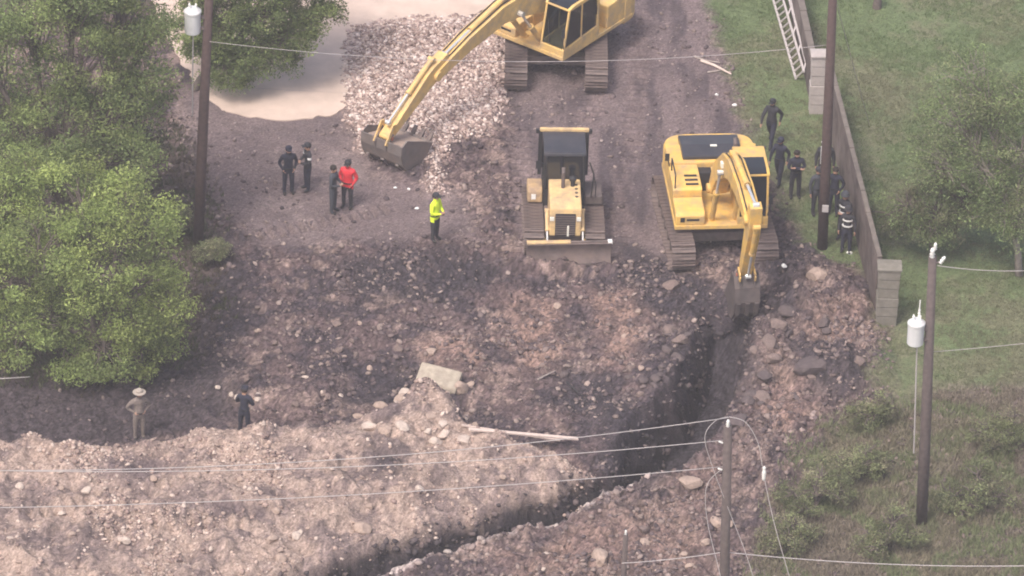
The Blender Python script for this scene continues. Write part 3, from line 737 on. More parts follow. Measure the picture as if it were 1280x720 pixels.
    def pane(nm, pts):
        q = MB(); v = [Vector(t) for t in pts]; nrm = (v[1] - v[0]).cross(v[2] - v[0]).normalized() * .008
        k_ = len(v); q.add([t - nrm for t in v] + [t + nrm for t in v], [tuple(range(k_)), tuple(range(2 * k_ - 1, k_ - 1, -1))] + [(i, (i + 1) % k_, (i + 1) % k_ + k_, i + k_) for i in range(k_)])
        q.build(nm, gm, co)
    xa, xb = cx0 + .075, cx1 - .075
    pane('windscreen', [(xa, -1.555, z0 + .42), (xb, -1.555, z0 + .42), (xb, -1.315, z0 + 1.72), (xa, -1.315, z0 + 1.72)])
    for xx in (cx0 + .03, cx1 - .03):
        pane('side_window', [(xx, -1.50, z0 + .44), (xx, -.66, z0 + .52), (xx, -.66, z0 + 1.72), (xx, -1.28, z0 + 1.72)])
        pane('side_window', [(xx, -.58, z0 + .52), (xx, .24, z0 + .58), (xx, .24, z0 + 1.72), (xx, -.58, z0 + 1.72)])
    pane('rear_window', [(xa, .30, z0 + .97), (xb, .30, z0 + .97), (xb, .29, z0 + 1.72), (xa, .29, z0 + 1.72)])
    b = MB(); b.beam((xa + .3, -1.575, z0 + .5), (xa + .12, -1.44, z0 + 1.25), .02, .02); b.build('wiper', M['black'], co)
    b = MB(); b.box(cx0 + .22, cx1 - .22, -.62, -.15, z0 + .3, z0 + .62); b.box(cx0 + .22, cx1 - .22, -.16, -.02, z0 + .55, z0 + 1.25); b.build('seat', M['black'], co, .03)
    b = MB(); b.tube([(cx1 - .02, -1.58, z0 + .45), (cx1 + .03, -1.72, z0 + .9), (cx1 + .03, -1.66, z0 + 1.3)], .018, 6); b.box(cx1 - .02, cx1 + .10, -1.72, -1.69, z0 + .95, z0 + 1.22); b.build('cab_mirror', M['black'], co)
    upper = swing; swing = swing + boom_yaw
    # boom
    th = [.45, .62, .78, .66, .50, .36]
    b = MB(); b.prism(thick(boom, th), -.26, .26)
    b.tube([(-.36, -boom[0][0], boom[0][1]), (.36, -boom[0][0], boom[0][1])], .16, 14)
    b.tube([(-.30, -tip[0], tip[1]), (.30, -tip[0], tip[1])], .17, 14)
    bo = b.build('boom', Y_, root, .025, rz=swing)
    for xx in (-.17, .15):
        q = MB(); q.tube([(xx, -f, z + t_ / 2 + .05) for (f, z), t_ in zip(boom[1:], th[1:])], .022, 6); q.build('hydraulic_hose', M['black'], bo)
    q = MB(); kf, kz = boom[2]; q.box(-.34, -.262, -kf - .1, -kf + .1, kz - .05, kz + .12); q.build('work_lamp', M['light'], bo, .01)
    for xx in (-.37, .37): cyl(root, 'boom_cylinder', xx, (1.25, z0 + .12), (boom[2][0] + .12, boom[2][1] - .18), .095, .42, swing, paint)
    # stick
    sv = Vector((tip[0] - stick_end[0], tip[1] - stick_end[1])).normalized()
    nv = Vector((-sv.y, sv.x))
    if nv.x < 0: nv = -nv
    back = (tip[0] + sv.x * .75 + nv.x * .12, tip[1] + sv.y * .75 + nv.y * .12)
    mid = (tip[0] - sv.x * .35 + nv.x * .12, tip[1] - sv.y * .35 + nv.y * .12)
    b = MB(); b.prism(thick([back, (tip[0] + nv.x * .10, tip[1] + nv.y * .10), mid, stick_end], [.30, .62, .58, .26]), -.19, .19)
    b.tube([(-.24, -stick_end[0], stick_end[1]), (.24, -stick_end[0], stick_end[1])], .12, 12)
    so_ = b.build('stick', Y_, root, .025, rz=swing)
    q = MB(); q.tube([(-.27, -stick_end[0], stick_end[1]), (.27, -stick_end[0], stick_end[1])], .075, 10); q.build('pin', M['red'], so_)
    # stick cylinder along the top of the boom, bucket cylinder along the front of the stick
    i3 = boom[2]; cyl(root, 'stick_cylinder', 0, (i3[0] + .25, i3[1] + .58), back, .10, .38, swing, paint)
    a0 = (mid[0] + sv.x * .55 + nv.x * .42, mid[1] + sv.y * .55 + nv.y * .42)
    lk = (stick_end[0] + sv.x * .30 + nv.x * .36, stick_end[1] + sv.y * .30 + nv.y * .36)
    cyl(root, 'bucket_cylinder', 0, a0, lk, .085, .45, swing, paint)
    ca, sa = math.cos(bucket_ang), math.sin(bucket_ang)
    ear = (stick_end[0] + bucket_s * (.26 * ca - .06 * sa), stick_end[1] + bucket_s * (.26 * sa + .06 * ca))
    for xx in (-.24, .24):
        q = MB(); q.beam((xx, -lk[0], lk[1]), (xx, -ear[0], ear[1]), .05, .14); q.beam((xx, -lk[0], lk[1]), (xx, -(stick_end[0] + sv.x * .32), stick_end[1] + sv.y * .32), .05, .12)
        q.build('bucket_link', M[paint], root, .01, rz=swing)
    bucket_part(root, stick_end, bucket_ang, bucket_w, bucket_s, swing, bucket_mat, dark=visible_operator)
    return root

# right excavator, boom over the trench, facing the camera
g = on_ground(892, 293); g.z = .02
excavator('excavator', g, R(8), R(-2), [(.25, 1.85), (.75, 2.75), (2.0, 3.72), (2.7, 3.98), (4.1, 4.02), (5.4, 3.80)], (5.4, 3.80), (4.75, 1.40), R(-8), .80, 1.45, 'bucketdark', 'yellow',
          'yellow tracked excavator with its narrow bucket lowered into the trench', R(4.5))
# upper excavator, swung to the left over the gravel, cut by the top of the frame
g2 = P(694, 74); g2.z = .02
exc2 = excavator('excavator', g2, R(1), R(-37), [(.25, 1.85), (.95, 2.60), (2.4, 3.12), (3.3, 3.16), (5.1, 2.86), (6.75, 2.42)], (6.75, 2.42), (9.15, 1.18), R(-38), 1.65, 1.25, 'bucket', 'yellow_pale',
          'yellow excavator at the top edge with its boom reaching over the gravel pile', 0.0, visible_operator=True)

# ------------------------------------------------------------------ bulldozer
def bulldozer(loc, rz):
    root = empty('bulldozer', loc, rz)
    tag(root, 'dusty yellow crawler bulldozer with its front blade lowered between two excavators', 'bulldozer')
    T = M['tan']
    shoe = shoe_mesh(.62, .19)
    for s in (-1, 1): make_track(root, s * .96, 1.22, .42, .62, 38, shoe=shoe)
    b = MB(); b.box(-.62, .62, -1.35, 1.5, .40, .95); b.build('chassis', M['steel'], root, .03)
    b = MB(); b.prism([(-.10, .95), (-.10, 1.92), (1.05, 1.86), (1.50, 1.78), (1.55, 1.55), (1.55, .80), (1.30, .70)], -.50, .50); hd = b.build('hood', T, root, .05)
    b = MB(); b.box(-.32, .32, -1.566, -1.545, .82, 1.62); gr = b.build('radiator_grille', M['black'], root, .01)
    for k in range(9):
        q = MB(); q.box(-.31, .31, -1.580, -1.566, .86 + k * .082, .895 + k * .082); q.build('grille_bar', M['steel'], gr)
    q = MB(); q.box(.06, .12, -1.60, -1.578, .82, 1.20); q.build('grille_badge', M['light'], gr)
    for s in (-1, 1):
        q = MB(); q.box(s * .42 - .07, s * .42 + .07, -1.57, -1.545, 1.36, 1.50); q.build('headlight', M['light'], hd, .01)
    b = MB(); b.tube([(-.06, -.40, 1.86), (-.06, -.40, 2.45), (-.06, -.30, 2.56)], .06, 12); b.build('exhaust_pipe', M['steel'], root)
    b = MB(); b.tube([(.25, -.30, 1.86), (.25, -.30, 2.12)], .07, 12); b.lathe([(.11, 2.1), (.12, 2.2), (.04, 2.26)], (.25, -.30, 0)); b.build('air_intake', M['black'], root)
    for k in range(4):
        b = MB(); b.lathe([(.055, 0), (.055, .035), (.02, .05)], (.36, -.25 - .22 * k, 1.87 - .012 * k), 8); b.build('filler_cap', M['black'], hd)
    # cab
    b = MB(); b.prism([(-.05, .95), (-.05, 1.55), (-1.55, 1.55), (-1.55, .95)], -.66, .66)
    for s in (-1, 1):
        b.beam((s * .63, .06, 1.5), (s * .60, .12, 2.74), .07, .07); b.beam((s * .63, 1.50, 1.5), (s * .62, 1.45, 2.74), .09, .12); b.beam((s * .64, .70, 1.5), (s * .62, .75, 2.74), .06, .06)
    cab = b.build('cab', M['black'], root, .012)
    b = MB(); b.prism([(-.06, 2.74), (-.10, 2.86), (-1.50, 2.90), (-1.56, 2.74)], -.67, .67); b.build('roof', M['hoodblack'], cab, .04)
    b = MB(); b.beam((-.76, 1.42, 2.93), (.80, 1.42, 2.93), .12, .11); b.build('rollover_bar', T, root, .02)
    for s in (-1, 1):
        q = MB(); q.beam((s * .74, 1.42, 1.3), (s * .74, 1.42, 2.86), .12, .14); q.build('rollover_post', M['black'], root, .02)
        q = MB(); q.box(s * .84 - .05, s * .84 + .05, 1.28, 1.38, 2.86, 3.0); q.build('work_lamp', M['black'], root, .01)
    def pane(nm, pts):
        q = MB(); v = [Vector(t) for t in pts]; nrm = (v[1] - v[0]).cross(v[2] - v[0]).normalized() * .008
        q.add([t - nrm for t in v] + [t + nrm for t in v], [(0, 1, 2, 3), (7, 6, 5, 4), (0, 1, 5, 4), (1, 2, 6, 5), (2, 3, 7, 6), (3, 0, 4, 7)]); q.build(nm, M['darkglass'], cab)
    pane('windscreen', [(-.59, .05, 1.56), (.59, .05, 1.56), (.56, .11, 2.73), (-.56, .11, 2.73)])
    for s in (-1, 1):
        pane('side_window', [(s * .64, .12, 1.57), (s * .64, .66, 1.57), (s * .62, .71, 2.73), (s * .61, .16, 2.73)]); pane('side_window', [(s * .64, .74, 1.57), (s * .64, 1.42, 1.57), (s * .62, 1.38, 2.73), (s * .62, .79, 2.73)])
    # side tank and fenders
    b = MB(); b.prism([(-.12, 1.0), (-.16, 1.36), (-.28, 1.48), (-.85, 1.48), (-.85, 1.0)], -1.15, -.67); ft = b.build('side_tank', M['dirty_tank'], root, .06)
    q = MB(); q.box(-1.02, -.88, .125, .148, 1.12, 1.30); q.build('decal', M['white'], ft)
    b = MB(); b.box(.67, 1.22, .05, 1.0, 1.0, 1.30); b.build('fender', M['steel'], root, .03)
    b = MB(); b.tube([(.86, .0, 1.30), (.92, -.02, 2.15), (.78, .05, 2.55)], .025, 8); b.tube([(.92, -.02, 2.1), (1.0, .02, 1.75), (1.0, .02, 1.3)], .02, 8); b.build('handrail', M['black'], root)
    b = MB(); b.tube([(-.66, .10, 2.5), (-.80, -.02, 2.5)], .02, 6); b.box(-.92, -.76, -.05, -.02, 2.36, 2.64); b.build('mirror', M['black'], root)
    b = MB(); b.box(-.55, .55, 1.55, 2.0, .7, 1.75); b.build('rear_tank', M['steel'], root, .05)
    # blade with a curved face
    n = 8; face, back = [], []
    for k in range(n + 1):
        t = k / n; z = .03 + .80 * t; f = 2.02 + .13 * (2 * t - 1) ** 2 - .04 * t
        face.append((f, z)); back.append((f - .07, z))
    b = MB(); b.prism(face + back[::-1], -1.33, 1.33); b.box(-1.33, 1.33, -2.06, -1.92, .75, .84)
    bl = b.build('blade', M['bladeface'], root, .0)
    bl.rotation_euler.z = R(3.5)
    q = MB(); q.beam((-1.33, -1.99, .862), (.05, -1.99, .862), .18, .045); q.build('blade_top_edge', T, bl, .01)
    q = MB(); q.beam((.05, -1.99, .858), (1.33, -1.99, .858), .09, .035); q.build('blade_top_edge', M['steel'], bl, .01)
    q = MB(); q.box(1.22, 1.36, -2.08, -1.90, .80, .88); q.build('end_bit', M['white'], bl, .01)
    q = MB(); q.box(-1.33, 1.33, -2.20, -2.12, .02, .14); q.build('cutting_edge', M['steel'], bl)
    for s in (-1, 1):
        q = MB(); q.beam((s * .60, -.2, .55), (s * .62, -1.93, .45), .14, .20); q.build('push_arm', T, root, .02)
        cyl(root, 'blade_cylinder', s * .56, (.9, 1.35), (1.94, .70), .06, .4, None, 'tan')
    return root
g3 = P(703, 290); g3.z = .0
bulldozer(g3, R(2.5))

# ------------------------------------------------------------------ people
def seg_d(p, a, b):
    ab = b - a; t = np.clip(((p - a) @ ab) / (ab @ ab + 1e-9), 0, 1); return np.linalg.norm(p - a - t[:, None] * ab, axis=1)
PERSON_N = 0
def person(loc, rz, label, top, bottom, hat=None, arms='down', stride=0.0, bulk=1.0, stripes=None, height=1.76, group=None, sit=False, hoodie=False, patches=False, lean=0.0, headturn=0.0):
    """one continuous skinned body; cap, hair, stripes and belt are children"""
    global PERSON_N
    PERSON_N += 1
    k = height / 1.76
    J, E = {}, []
    def j(n_, x, y, z, rx, ry=None): J[n_] = (Vector((x, y - lean * max(0, z - .95), z)), rx, ry or rx)
    j('pelvis', 0, 0, .95, .145 * bulk, .115 * bulk); j('waist', 0, 0, 1.10, .140 * bulk, .11 * bulk); j('chest', 0, -.01, 1.30, .165 * bulk, .125 * bulk)
    j('shoulders', 0, .0, 1.42, .13 * bulk, .09 * bulk); j('neck', 0, 0, 1.50, .058); j('jaw', 0, -.015, 1.575, .072, .08); j('head', 0, -.01, 1.65, .085, .10); j('crown', 0, 0, 1.73, .062, .07)
    E += [('pelvis', 'waist', 't'), ('waist', 'chest', 't'), ('chest', 'shoulders', 't'), ('shoulders', 'neck', 'n'), ('neck', 'jaw', 'h'), ('jaw', 'head', 'h'), ('head', 'crown', 'h')]
    j('nose', 0, -.118, 1.612, .016); E.append(('jaw', 'nose', 'h'))
    for s, S_ in ((-1, 'R'), (1, 'L')):
        st = stride * s
        if sit:
            hip, kn, an, to = (s * .10, -.02, .92), (s * .14, -.44, .94), (s * .14, -.50, .50), (s * .15, -.66, .46)
        else:
            hip, kn, an, to = (s * .10, 0, .86), (s * .12, -st * .24 - .015, .48 + abs(stride) * (.02 if st < 0 else 0)), (s * .125, -st * .40 + (.12 * stride if st < 0 else 0), .09 + (.10 * stride if st < 0 else 0)), None
            to = (s * .145, an[1] - .17, .045 + (.03 * stride if st < 0 else 0))
        j('hip' + S_, *hip, .112 * bulk ** .5); j('knee' + S_, *kn, .080); j('ankle' + S_, *an, .062); j('toe' + S_, *to, .042, .035)
        E += [('pelvis', 'hip' + S_, 'l'), ('hip' + S_, 'knee' + S_, 'l'), ('knee' + S_, 'ankle' + S_, 'l'), ('ankle' + S_, 'toe' + S_, 'b')]
        if arms == 'down': el, wr, fd = (s * .265, .02, 1.13), (s * .275, -.06, .89), Vector((0, -.15, -1))
        elif arms == 'pockets': el, wr, fd = (s * .285, .08, 1.14), (s * .20, -.06, .96), Vector((-s * .5, -.3, -.8))
        elif arms == 'front': el, wr, fd = (s * .27, -.03, 1.13), (s * .10, -.24, 1.10), Vector((-s * .8, -.4, .1))
        elif arms == 'folded': el, wr, fd = (s * .28, -.06, 1.15), (-s * .06, -.22, 1.20 + .03 * s), Vector((-s, -.1, .1))
        elif arms == 'swing': el, wr, fd = (s * .26, .10 * st * 3 + .03, 1.14), (s * .25, st * .3 - .08, .92), Vector((0, -.4, -1))
        elif arms == 'hip': el, wr, fd = (s * .37, .08, 1.16), (s * .17, -.02, 1.01), Vector((-s * .6, -.6, -.2))
        else: el, wr, fd = (s * .25, -.22, 1.12), (s * .2, -.45, 1.15), Vector((0, -1, 0))
        j('sh' + S_, s * .185, 0, 1.405, .072 * bulk); j('elbow' + S_, *el, .060 * bulk); j('wrist' + S_, *wr, .034)
        fd.normalize(); wv = J['wrist' + S_][0]; side = Vector((-s, 0, 0)) if abs(fd.x) < .6 else Vector((0, 0, 1))
        side = (side - fd * side.dot(fd)).normalized(); across = fd.cross(side)
        J['palm' + S_] = (wv + fd * .075, .034, .022)
        E += [('shoulders', 'sh' + S_, 'a'), ('sh' + S_, 'elbow' + S_, 'a'), ('elbow' + S_, 'wrist' + S_, 'a'), ('wrist' + S_, 'palm' + S_, 'p')]
        for q, (o_, ln) in enumerate(((-.030, .068), (-.010, .082), (.010, .078), (.030, .058))):
            a1 = wv + fd * (.105 + ln * .5) + across * o_ ; a2 = wv + fd * (.10 + ln * .95) + across * o_ + side * .022
            J[f'f{q}a{S_}'] = (a1, .0095, .0095); J[f'f{q}b{S_}'] = (a2, .008, .008)
            E += [('palm' + S_, f'f{q}a{S_}', 'p'), (f'f{q}a{S_}', f'f{q}b{S_}', 'p')]
        J['th' + S_] = (wv + fd * .085 + across * -.052 + side * .02, .0105, .0105); E.append(('wrist' + S_, 'th' + S_, 'p'))
    names = list(J); ix = {n_: i for i, n_ in enumerate(names)}
    me = bpy.data.meshes.new('person'); me.from_pydata([J[n_][0] * k for n_ in names], [(ix[a], ix[b]) for a, b, _ in E], [])
    tmp = bpy.data.objects.new('tmp_person', me); C.objects.link(tmp)
    sk = tmp.modifiers.new('s', 'SKIN'); sk.use_smooth_shade = True
    if not me.skin_vertices: me.skin_vertices.new() if hasattr(me.skin_vertices, 'new') else None
    for n_ in names:
        v = me.skin_vertices[0].data[ix[n_]]; v.radius = (J[n_][1] * k, J[n_][2] * k); v.use_root = n_ == 'pelvis'
    sub = tmp.modifiers.new('b', 'SUBSURF'); sub.levels = sub.render_levels = 1
    dg = bpy.context.evaluated_depsgraph_get()
    body = bpy.data.meshes.new_from_object(tmp.evaluated_get(dg))
    bpy.data.objects.remove(tmp)
    nP = len(body.polygons); cen = np.empty(nP * 3); body.polygons.foreach_get('center', cen); cen = cen.reshape(-1, 3)
    kinds = ['t', 'n', 'h', 'l', 'b', 'a', 'p']
    D = np.full((len(kinds), nP), 9.0)
    for a, b, c_ in E:
        ra = (J[a][1] + J[b][1]) * .5 * k
        D[kinds.index(c_)] = np.minimum(D[kinds.index(c_)], seg_d(cen, np.array(J[a][0] * k), np.array(J[b][0] * k)) - ra)
    near = D.argmin(0)
    slot = np.array([0, 2, 2, 1, 3, 0, 2])[near]
    slot[(near == 0) & (cen[:, 2] < .90 * k)] = 1
    slot[(near == 3) & (cen[:, 2] > (.82 if bulk > 1.1 else .92) * k)] = 0
    for m_ in (M[top], M[bottom], M['skin'], M['boot']): body.materials.append(m_)
    body.polygons.foreach_set('material_index', slot.astype(np.int32)); body.polygons.foreach_set('use_smooth', np.ones(nP, bool)); body.update()
    root = link('person', body, None, loc, rz); body.name = 'person'
    tag(root, label, 'person', group)
    hz_ = 1.65 * k; hy = -.01 * k - lean * .70 * k
    if hat:
        q = MB()
        if hat[0] == 'cap':
            q.lathe([(.108 * k, hz_ + .015), (.112 * k, hz_ + .06), (.090 * k, hz_ + .11), (.03 * k, hz_ + .135)], (0, hy, 0), 14); q.box(-.075 * k, .075 * k, hy - .19 * k, hy - .08 * k, hz_ + .018, hz_ + .034)
        elif hat[0] == 'brim':
            q.lathe([(.20 * k, hz_ + .035), (.20 * k, hz_ + .05), (.11 * k, hz_ + .055), (.105 * k, hz_ + .12), (.06 * k, hz_ + .16)], (0, hy, 0), 18)
        elif hat[0] == 'helmet':
            q.lathe([(.15 * k, hz_ + .02), (.15 * k, hz_ + .035), (.128 * k, hz_ + .05), (.118 * k, hz_ + .11), (.07 * k, hz_ + .16), (.02 * k, hz_ + .17)], (0, hy, 0), 16)
        q.build({'cap': 'cap', 'brim': 'brimmed_hat', 'helmet': 'helmet'}[hat[0]], M[hat[1]], root, 0, smooth=False)
    q = MB(); q.lathe([(.100 * k, hz_ - .03), (.108 * k, hz_ + .01), (.106 * k, hz_ + .05), (.080 * k, hz_ + .09), (.02 * k, hz_ + .105)], (0, hy + .018 * k, 0), 12); q.build('hair', M['hair'], root, smooth=True)
    for s in (-1, 1):
        q = MB(); q.lathe([(.004, -.011), (.012, -.004), (.012, .004), (.004, .011)], (s * .034 * k, hy - .094 * k, 1.648 * k), 8); q.build('eye', M['black'], root)
        q = MB(); q.lathe([(.008, -.03), (.018, -.01), (.02, .015), (.008, .03)], (s * .088 * k, hy + .01, 1.63 * k), 8); q.build('ear', M['skin'], root)
    if not sit:
        q = MB(); q.lathe([(.168 * bulk * k, .965 * k), (.170 * bulk * k, 1.00 * k)], (0, 0, 0), 16)
        q.v = [(x, y * .78, z) for x, y, z in q.v]; q.build('belt', M['black'], root)
    if stripes == 'bands':
        for zz in (1.06, 1.28):
            q = MB(); rr = (.185 if zz < 1.3 else .20) * bulk * k; q.lathe([(rr, (zz - .017) * k), (rr, (zz + .017) * k)], (0, -lean * (zz - .95), 0), 18); q.v = [(x, y * .80, z) for x, y, z in q.v]; q.build('reflective_band', M['reflect'], root)
    if stripes == 'vertical':
        for s in (-1, 1):
            q = MB(); q.tube([(s * .125 * k, -.145 * k, .98 * k), (s * .13 * k, -.150 * k, 1.28 * k), (s * .125 * k, -.09 * k, 1.45 * k), (s * .125 * k, .02 * k, 1.49 * k), (s * .13 * k, .125 * k, 1.30 * k), (s * .125 * k, .135 * k, 1.0 * k)], .026 * k, 8); q.build('reflective_stripe', M['reflect'], root)
    if patches:
        for s in (-1, 1):
            q = MB(); e = J['elbow' + ('L' if s > 0 else 'R')][0] * k; h_ = J['sh' + ('L' if s > 0 else 'R')][0] * k; c_ = e.lerp(h_, .62)
            q.tube([c_ + (h_ - e) * .12, c_ - (h_ - e) * .12], .068 * bulk * k, 12); q.build('sleeve_patch', M['reflect'], root)
    return root
def at(px, py, *a, **k_): return person(on_ground(px, py), *a, **k_)
OFF = 'officers standing by the machines'
at(360, 242, R(15), 'person in dark navy uniform, leftmost of the pair below the driveway end', 'navy', 'navy', ('cap', 'navy'), 'pockets', bulk=1.08)
at(384, 238, R(-70), 'person in dark uniform with pale sleeve badges, right of the pair below the driveway', 'darkcloth', 'navy', ('cap', 'darkcloth'), 'front', patches=True)
at(416, 266, R(70), 'person in slate grey clothes standing left of the red jacket', 'slate', 'slate', None, 'front')
at(434, 260, R(-20), 'person in bright red jacket and black cap', 'redcloth', 'darkcloth', ('cap', 'black'), 'pockets', bulk=1.22)
at(543, 301, R(60), 'person in fluorescent yellow jacket standing alone in the mud', 'hivis', 'darkcloth', ('cap', 'darkcloth'), 'front', bulk=1.15)
at(174, 549, R(20), 'person in khaki with a pale brimmed hat behind the mound crest', 'khaki', 'khaki', ('brim', 'khakihat'), 'hip', bulk=1.1)
at(305, 545, R(160), 'person in navy standing on the crest of the sandy mound', 'navy', 'navy', ('cap', 'navy'), 'folded')
at(963, 181, R(-25), 'person in black walking on the grass, farthest from the trench', 'darkcloth', 'navy', ('cap', 'black'), 'swing', stride=.7, bulk=1.1, height=1.72)
at(973, 229, R(-30), 'person in navy striding on the grass behind the right excavator', 'navy', 'navy', ('cap', 'navy'), 'swing', stride=.5, bulk=1.1, height=1.7)
at(993, 247, R(10), 'person in navy with arms folded on the grass near the excavator cab', 'navy', 'darkcloth', None, 'folded', bulk=1.08)
at(1029, 236, R(0), 'person in reflective vest and white helmet half hidden behind the pole', 'darkcloth', 'darkcloth', ('helmet', 'white'), 'down', stripes='vertical', bulk=1.25, height=1.84)
at(1020, 268, R(25), 'person in dark clothes just left of the wooden pole', 'slate', 'darkcloth', ('cap', 'darkcloth'), 'down')
at(1041, 268, R(-15), 'person in navy just right of the wooden pole', 'navy', 'navy', None, 'pockets')
at(1053, 300, R(-30), 'person in black gear with reflective bands, rear of the pair by the wall', 'darkcloth', 'darkcloth', ('helmet', 'slate'), 'front', stripes='bands')
at(1057, 315, R(-10), 'person in black gear with reflective bands, front of the pair by the wall', 'darkcloth', 'navy', ('helmet', 'darkcloth'), 'down', stripes='bands', height=1.66)
# operator in the upper excavator
sw = R(-36); lp = Vector((.985, .30, 0)); lp = Matrix.Rotation(sw, 3, 'Z') @ lp
person(Vector((g2.x + lp.x, g2.y + lp.y, g2.z + 1.15 + .62 - .80)), sw, 'person in dark clothes sitting at the controls in the upper excavator cab', 'navy', 'slate', None, 'reach', sit=True)

# ------------------------------------------------------------------ wall, pillars, rail panel
A1 = on_ground(1030, 142); A2 = on_ground(1106, 398)
A0 = A1 + (A1 - A2).normalized() * 1.0
top_far = P(1003, 0, 1.6); 
def wall(name, p, q, h, th, label, hq=None):
    p, q = Vector((p.x, p.y, 0)), Vector((q.x, q.y, 0)); L = (q - p).length
    root = empty(name, p, math.atan2(q.y - p.y, q.x - p.x)); tag(root, label, 'wall')
    n = int(L / .6); b = MB(); v, f = [], []
    for i in range(n + 1):
        x = L * i / n; dz = random.uniform(-.03, .03)
        for yy in (-th / 2, th / 2):
            wob = random.uniform(-.015, .015)
            v += [(x, yy + wob, -.3), (x, yy + wob, h * .5), (x, yy + wob, h + dz)]
    for i in range(n):
        a, c_ = i * 6, (i + 1) * 6
        f += [(a, c_, c_ + 1, a + 1), (a + 1, c_ + 1, c_ + 2, a + 2), (a + 3, a + 4, c_ + 4, c_ + 3), (a + 4, a + 5, c_ + 5, c_ + 4), (a + 2, c_ + 2, c_ + 5, a + 5)]
    f += [(0, 1, 4, 3), (1, 2, 5, 4), (n * 6, n * 6 + 3, n * 6 + 4, n * 6 + 1), (n * 6 + 1, n * 6 + 4, n * 6 + 5, n * 6 + 2)]
    b.add(v, f); b.build('wall_face', M['wallface'], root)
    m_ = int(L / 1.2)
    for i in range(m_):
        x0, x1 = L * i / m_ + .008, L * (i + 1) / m_ - .008
        q_ = MB(); q_.box(x0, x1, -th / 2 - .012, th / 2 + .012, h + .035 + random.uniform(-.01, .01), h + .10 + random.uniform(-.01, .015)); q_.build('coping_stone', M['coping'], root, .015)
    return root
dirw = (A2 - A1).normalized()
wall('boundary_wall', A1 + dirw * .35 + Vector((.06, 0, 0)), A2 - dirw * .35 + Vector((-.22, 0, 0)), 1.95, .13, 'long dark stained wall running between the two stone pillars')
F0 = P(975, -60)
wall('boundary_wall', F0, A1 - dirw * .1 + Vector((-.30, .2, 0)), 1.35, .2, 'low dark wall behind the white rail panel at the top edge')
def pillar(p, wd, dp, h, m_, label, rz):
    root = empty('stone_pillar', (p.x, p.y, 0), rz); tag(root, label, 'pillar')
    n = 6
    for i in range(n):
        z0, z1 = h * i / n, h * (i + 1) / n
        if i == 0: z0 = -.25
        e = .012 * ((i * 7) % 3 - 1)
        b = MB(); b.box(-wd / 2 - e, wd / 2 + e, -dp / 2 - e, dp / 2 + e, z0 + .006, z1 - .006); b.build('stone_course', m_, root, .018)
    b = MB(); b.box(-wd / 2 + .03, wd / 2 - .03, -dp / 2 + .03, dp / 2 - .03, -.2, h - .02); b.build('core', M['coping'], root)
    b = MB(); b.prism([(-dp / 2 - .05, h), (-dp / 2 - .05, h + .06), (0, h + .10), (dp / 2 + .05, h + .06), (dp / 2 + .05, h)], -wd / 2 - .05, wd / 2 + .05); b.build('cap_stone', m_, root, .01)
pillar(on_ground(1020, 139), .50, .45, 2.15, M['pillar_pale'], 'pale stone pillar at the far end of the wall, beside the pole', R(3))
pillar(on_ground(1107, 402), .66, .55, 2.0, M['pillar'], 'grey stone pillar at the near end of the wall', R(0))
# white ladder-like rail panel leaning on the low wall
def rail_panel():
    root = empty('rail_panel', P(996, 100, .0)); tag(root, 'white ladder-like rail panel leaning against the low wall', 'rail panel')
    o = Vector(root.location)
    lo0, lo1 = P(995, 99, .05), P(958, -30, .05)
    hi0, hi1 = P(1005, 90, .46), P(968, -38, .46); tp0, tp1 = P(1008, 78, .56), P(974, -50, .56)
    for nm, a, b_, wd in (('rail', lo0, lo1, .07), ('rail', hi0, hi1, .07), ('rail', tp0, tp1, .10)):
        q = MB(); q.beam(a - o, b_ - o, wd, .07); q.build(nm, M['rail'], root, .01)
    n = 17
    for i in range(n):
        t = (i + .2) / n
        a = lo0.lerp(lo1, t); b_ = hi0.lerp(hi1, t)
        q = MB(); q.beam(a - o, b_ - o, .09, .05); q.build('rung', M['rail'], root, .008)
        if i % 3 == 0:
            q = MB(); q.beam(b_ - o, tp0.lerp(tp1, t) - o, .05, .05); q.build('bracket', M['rail'], root)
rail_panel()

# ------------------------------------------------------------------ poles and wires
LEAN_A, LEAN_B = .36, -.2
def pole(base, h, r0_, r1, m_, label, lean=(0, 0)):
    root = empty('utility_pole', base); tag(root, label, 'utility pole')
    b = MB(); b.tube([(0, 0, -.4), (lean[0] * .3, lean[1] * .3, h * .3), (lean[0], lean[1], h)], [r0_, r0_ * .9 + r1 * .1, r1], 14); b.build('post', m_, root, smooth=True)
    return root
def insulator(root, x, y, z, s=1.0, rx=0.0, name='insulator'):
    b = MB(); b.lathe([(.03 * s, 0), (.075 * s, .04 * s), (.04 * s, .08 * s), (.08 * s, .12 * s), (.045 * s, .17 * s), (.07 * s, .21 * s), (.035 * s, .30 * s)], (0, 0, 0), 10)
    o = b.build(name, M['porcelain'], root, smooth=True); o.location = (x, y, z); o.rotation_euler.y = rx; return o
def transformer(root, x, y, z, s=1.0):
    b = MB(); b.lathe([(.20 * s, 0), (.23 * s, .03 * s), (.235 * s, .62 * s), (.25 * s, .64 * s), (.25 * s, .70 * s), (.16 * s, .78 * s)], (x, y, z), 20)
    t = b.build('transformer', M['can'], root, smooth=False)
    for k in (-1, 1):
        b = MB(); b.lathe([(.03, 0), (.05, .05), (.03, .09), (.045, .13), (.02, .2)], (x + k * .09 * s, y, z + .76 * s), 8); b.build('bushing', M['porcelain'], t)
    for zz in (.12, .46):
        b = MB(); b.box(x + .20 * s, x + .36 * s, y - .05, y + .05, z + zz * s, z + (zz + .08) * s); b.build('bracket', M['steel'], t)
    return t
pa = on_ground(247, 307)
pA = pole(pa, 10.2, .17, .13, M['pole'], 'tall brown wooden pole in the left trees carrying a white transformer', (LEAN_A, 0))
transformer(pA, -.45 + LEAN_A * .75, -.05, 7.75, 1.1)
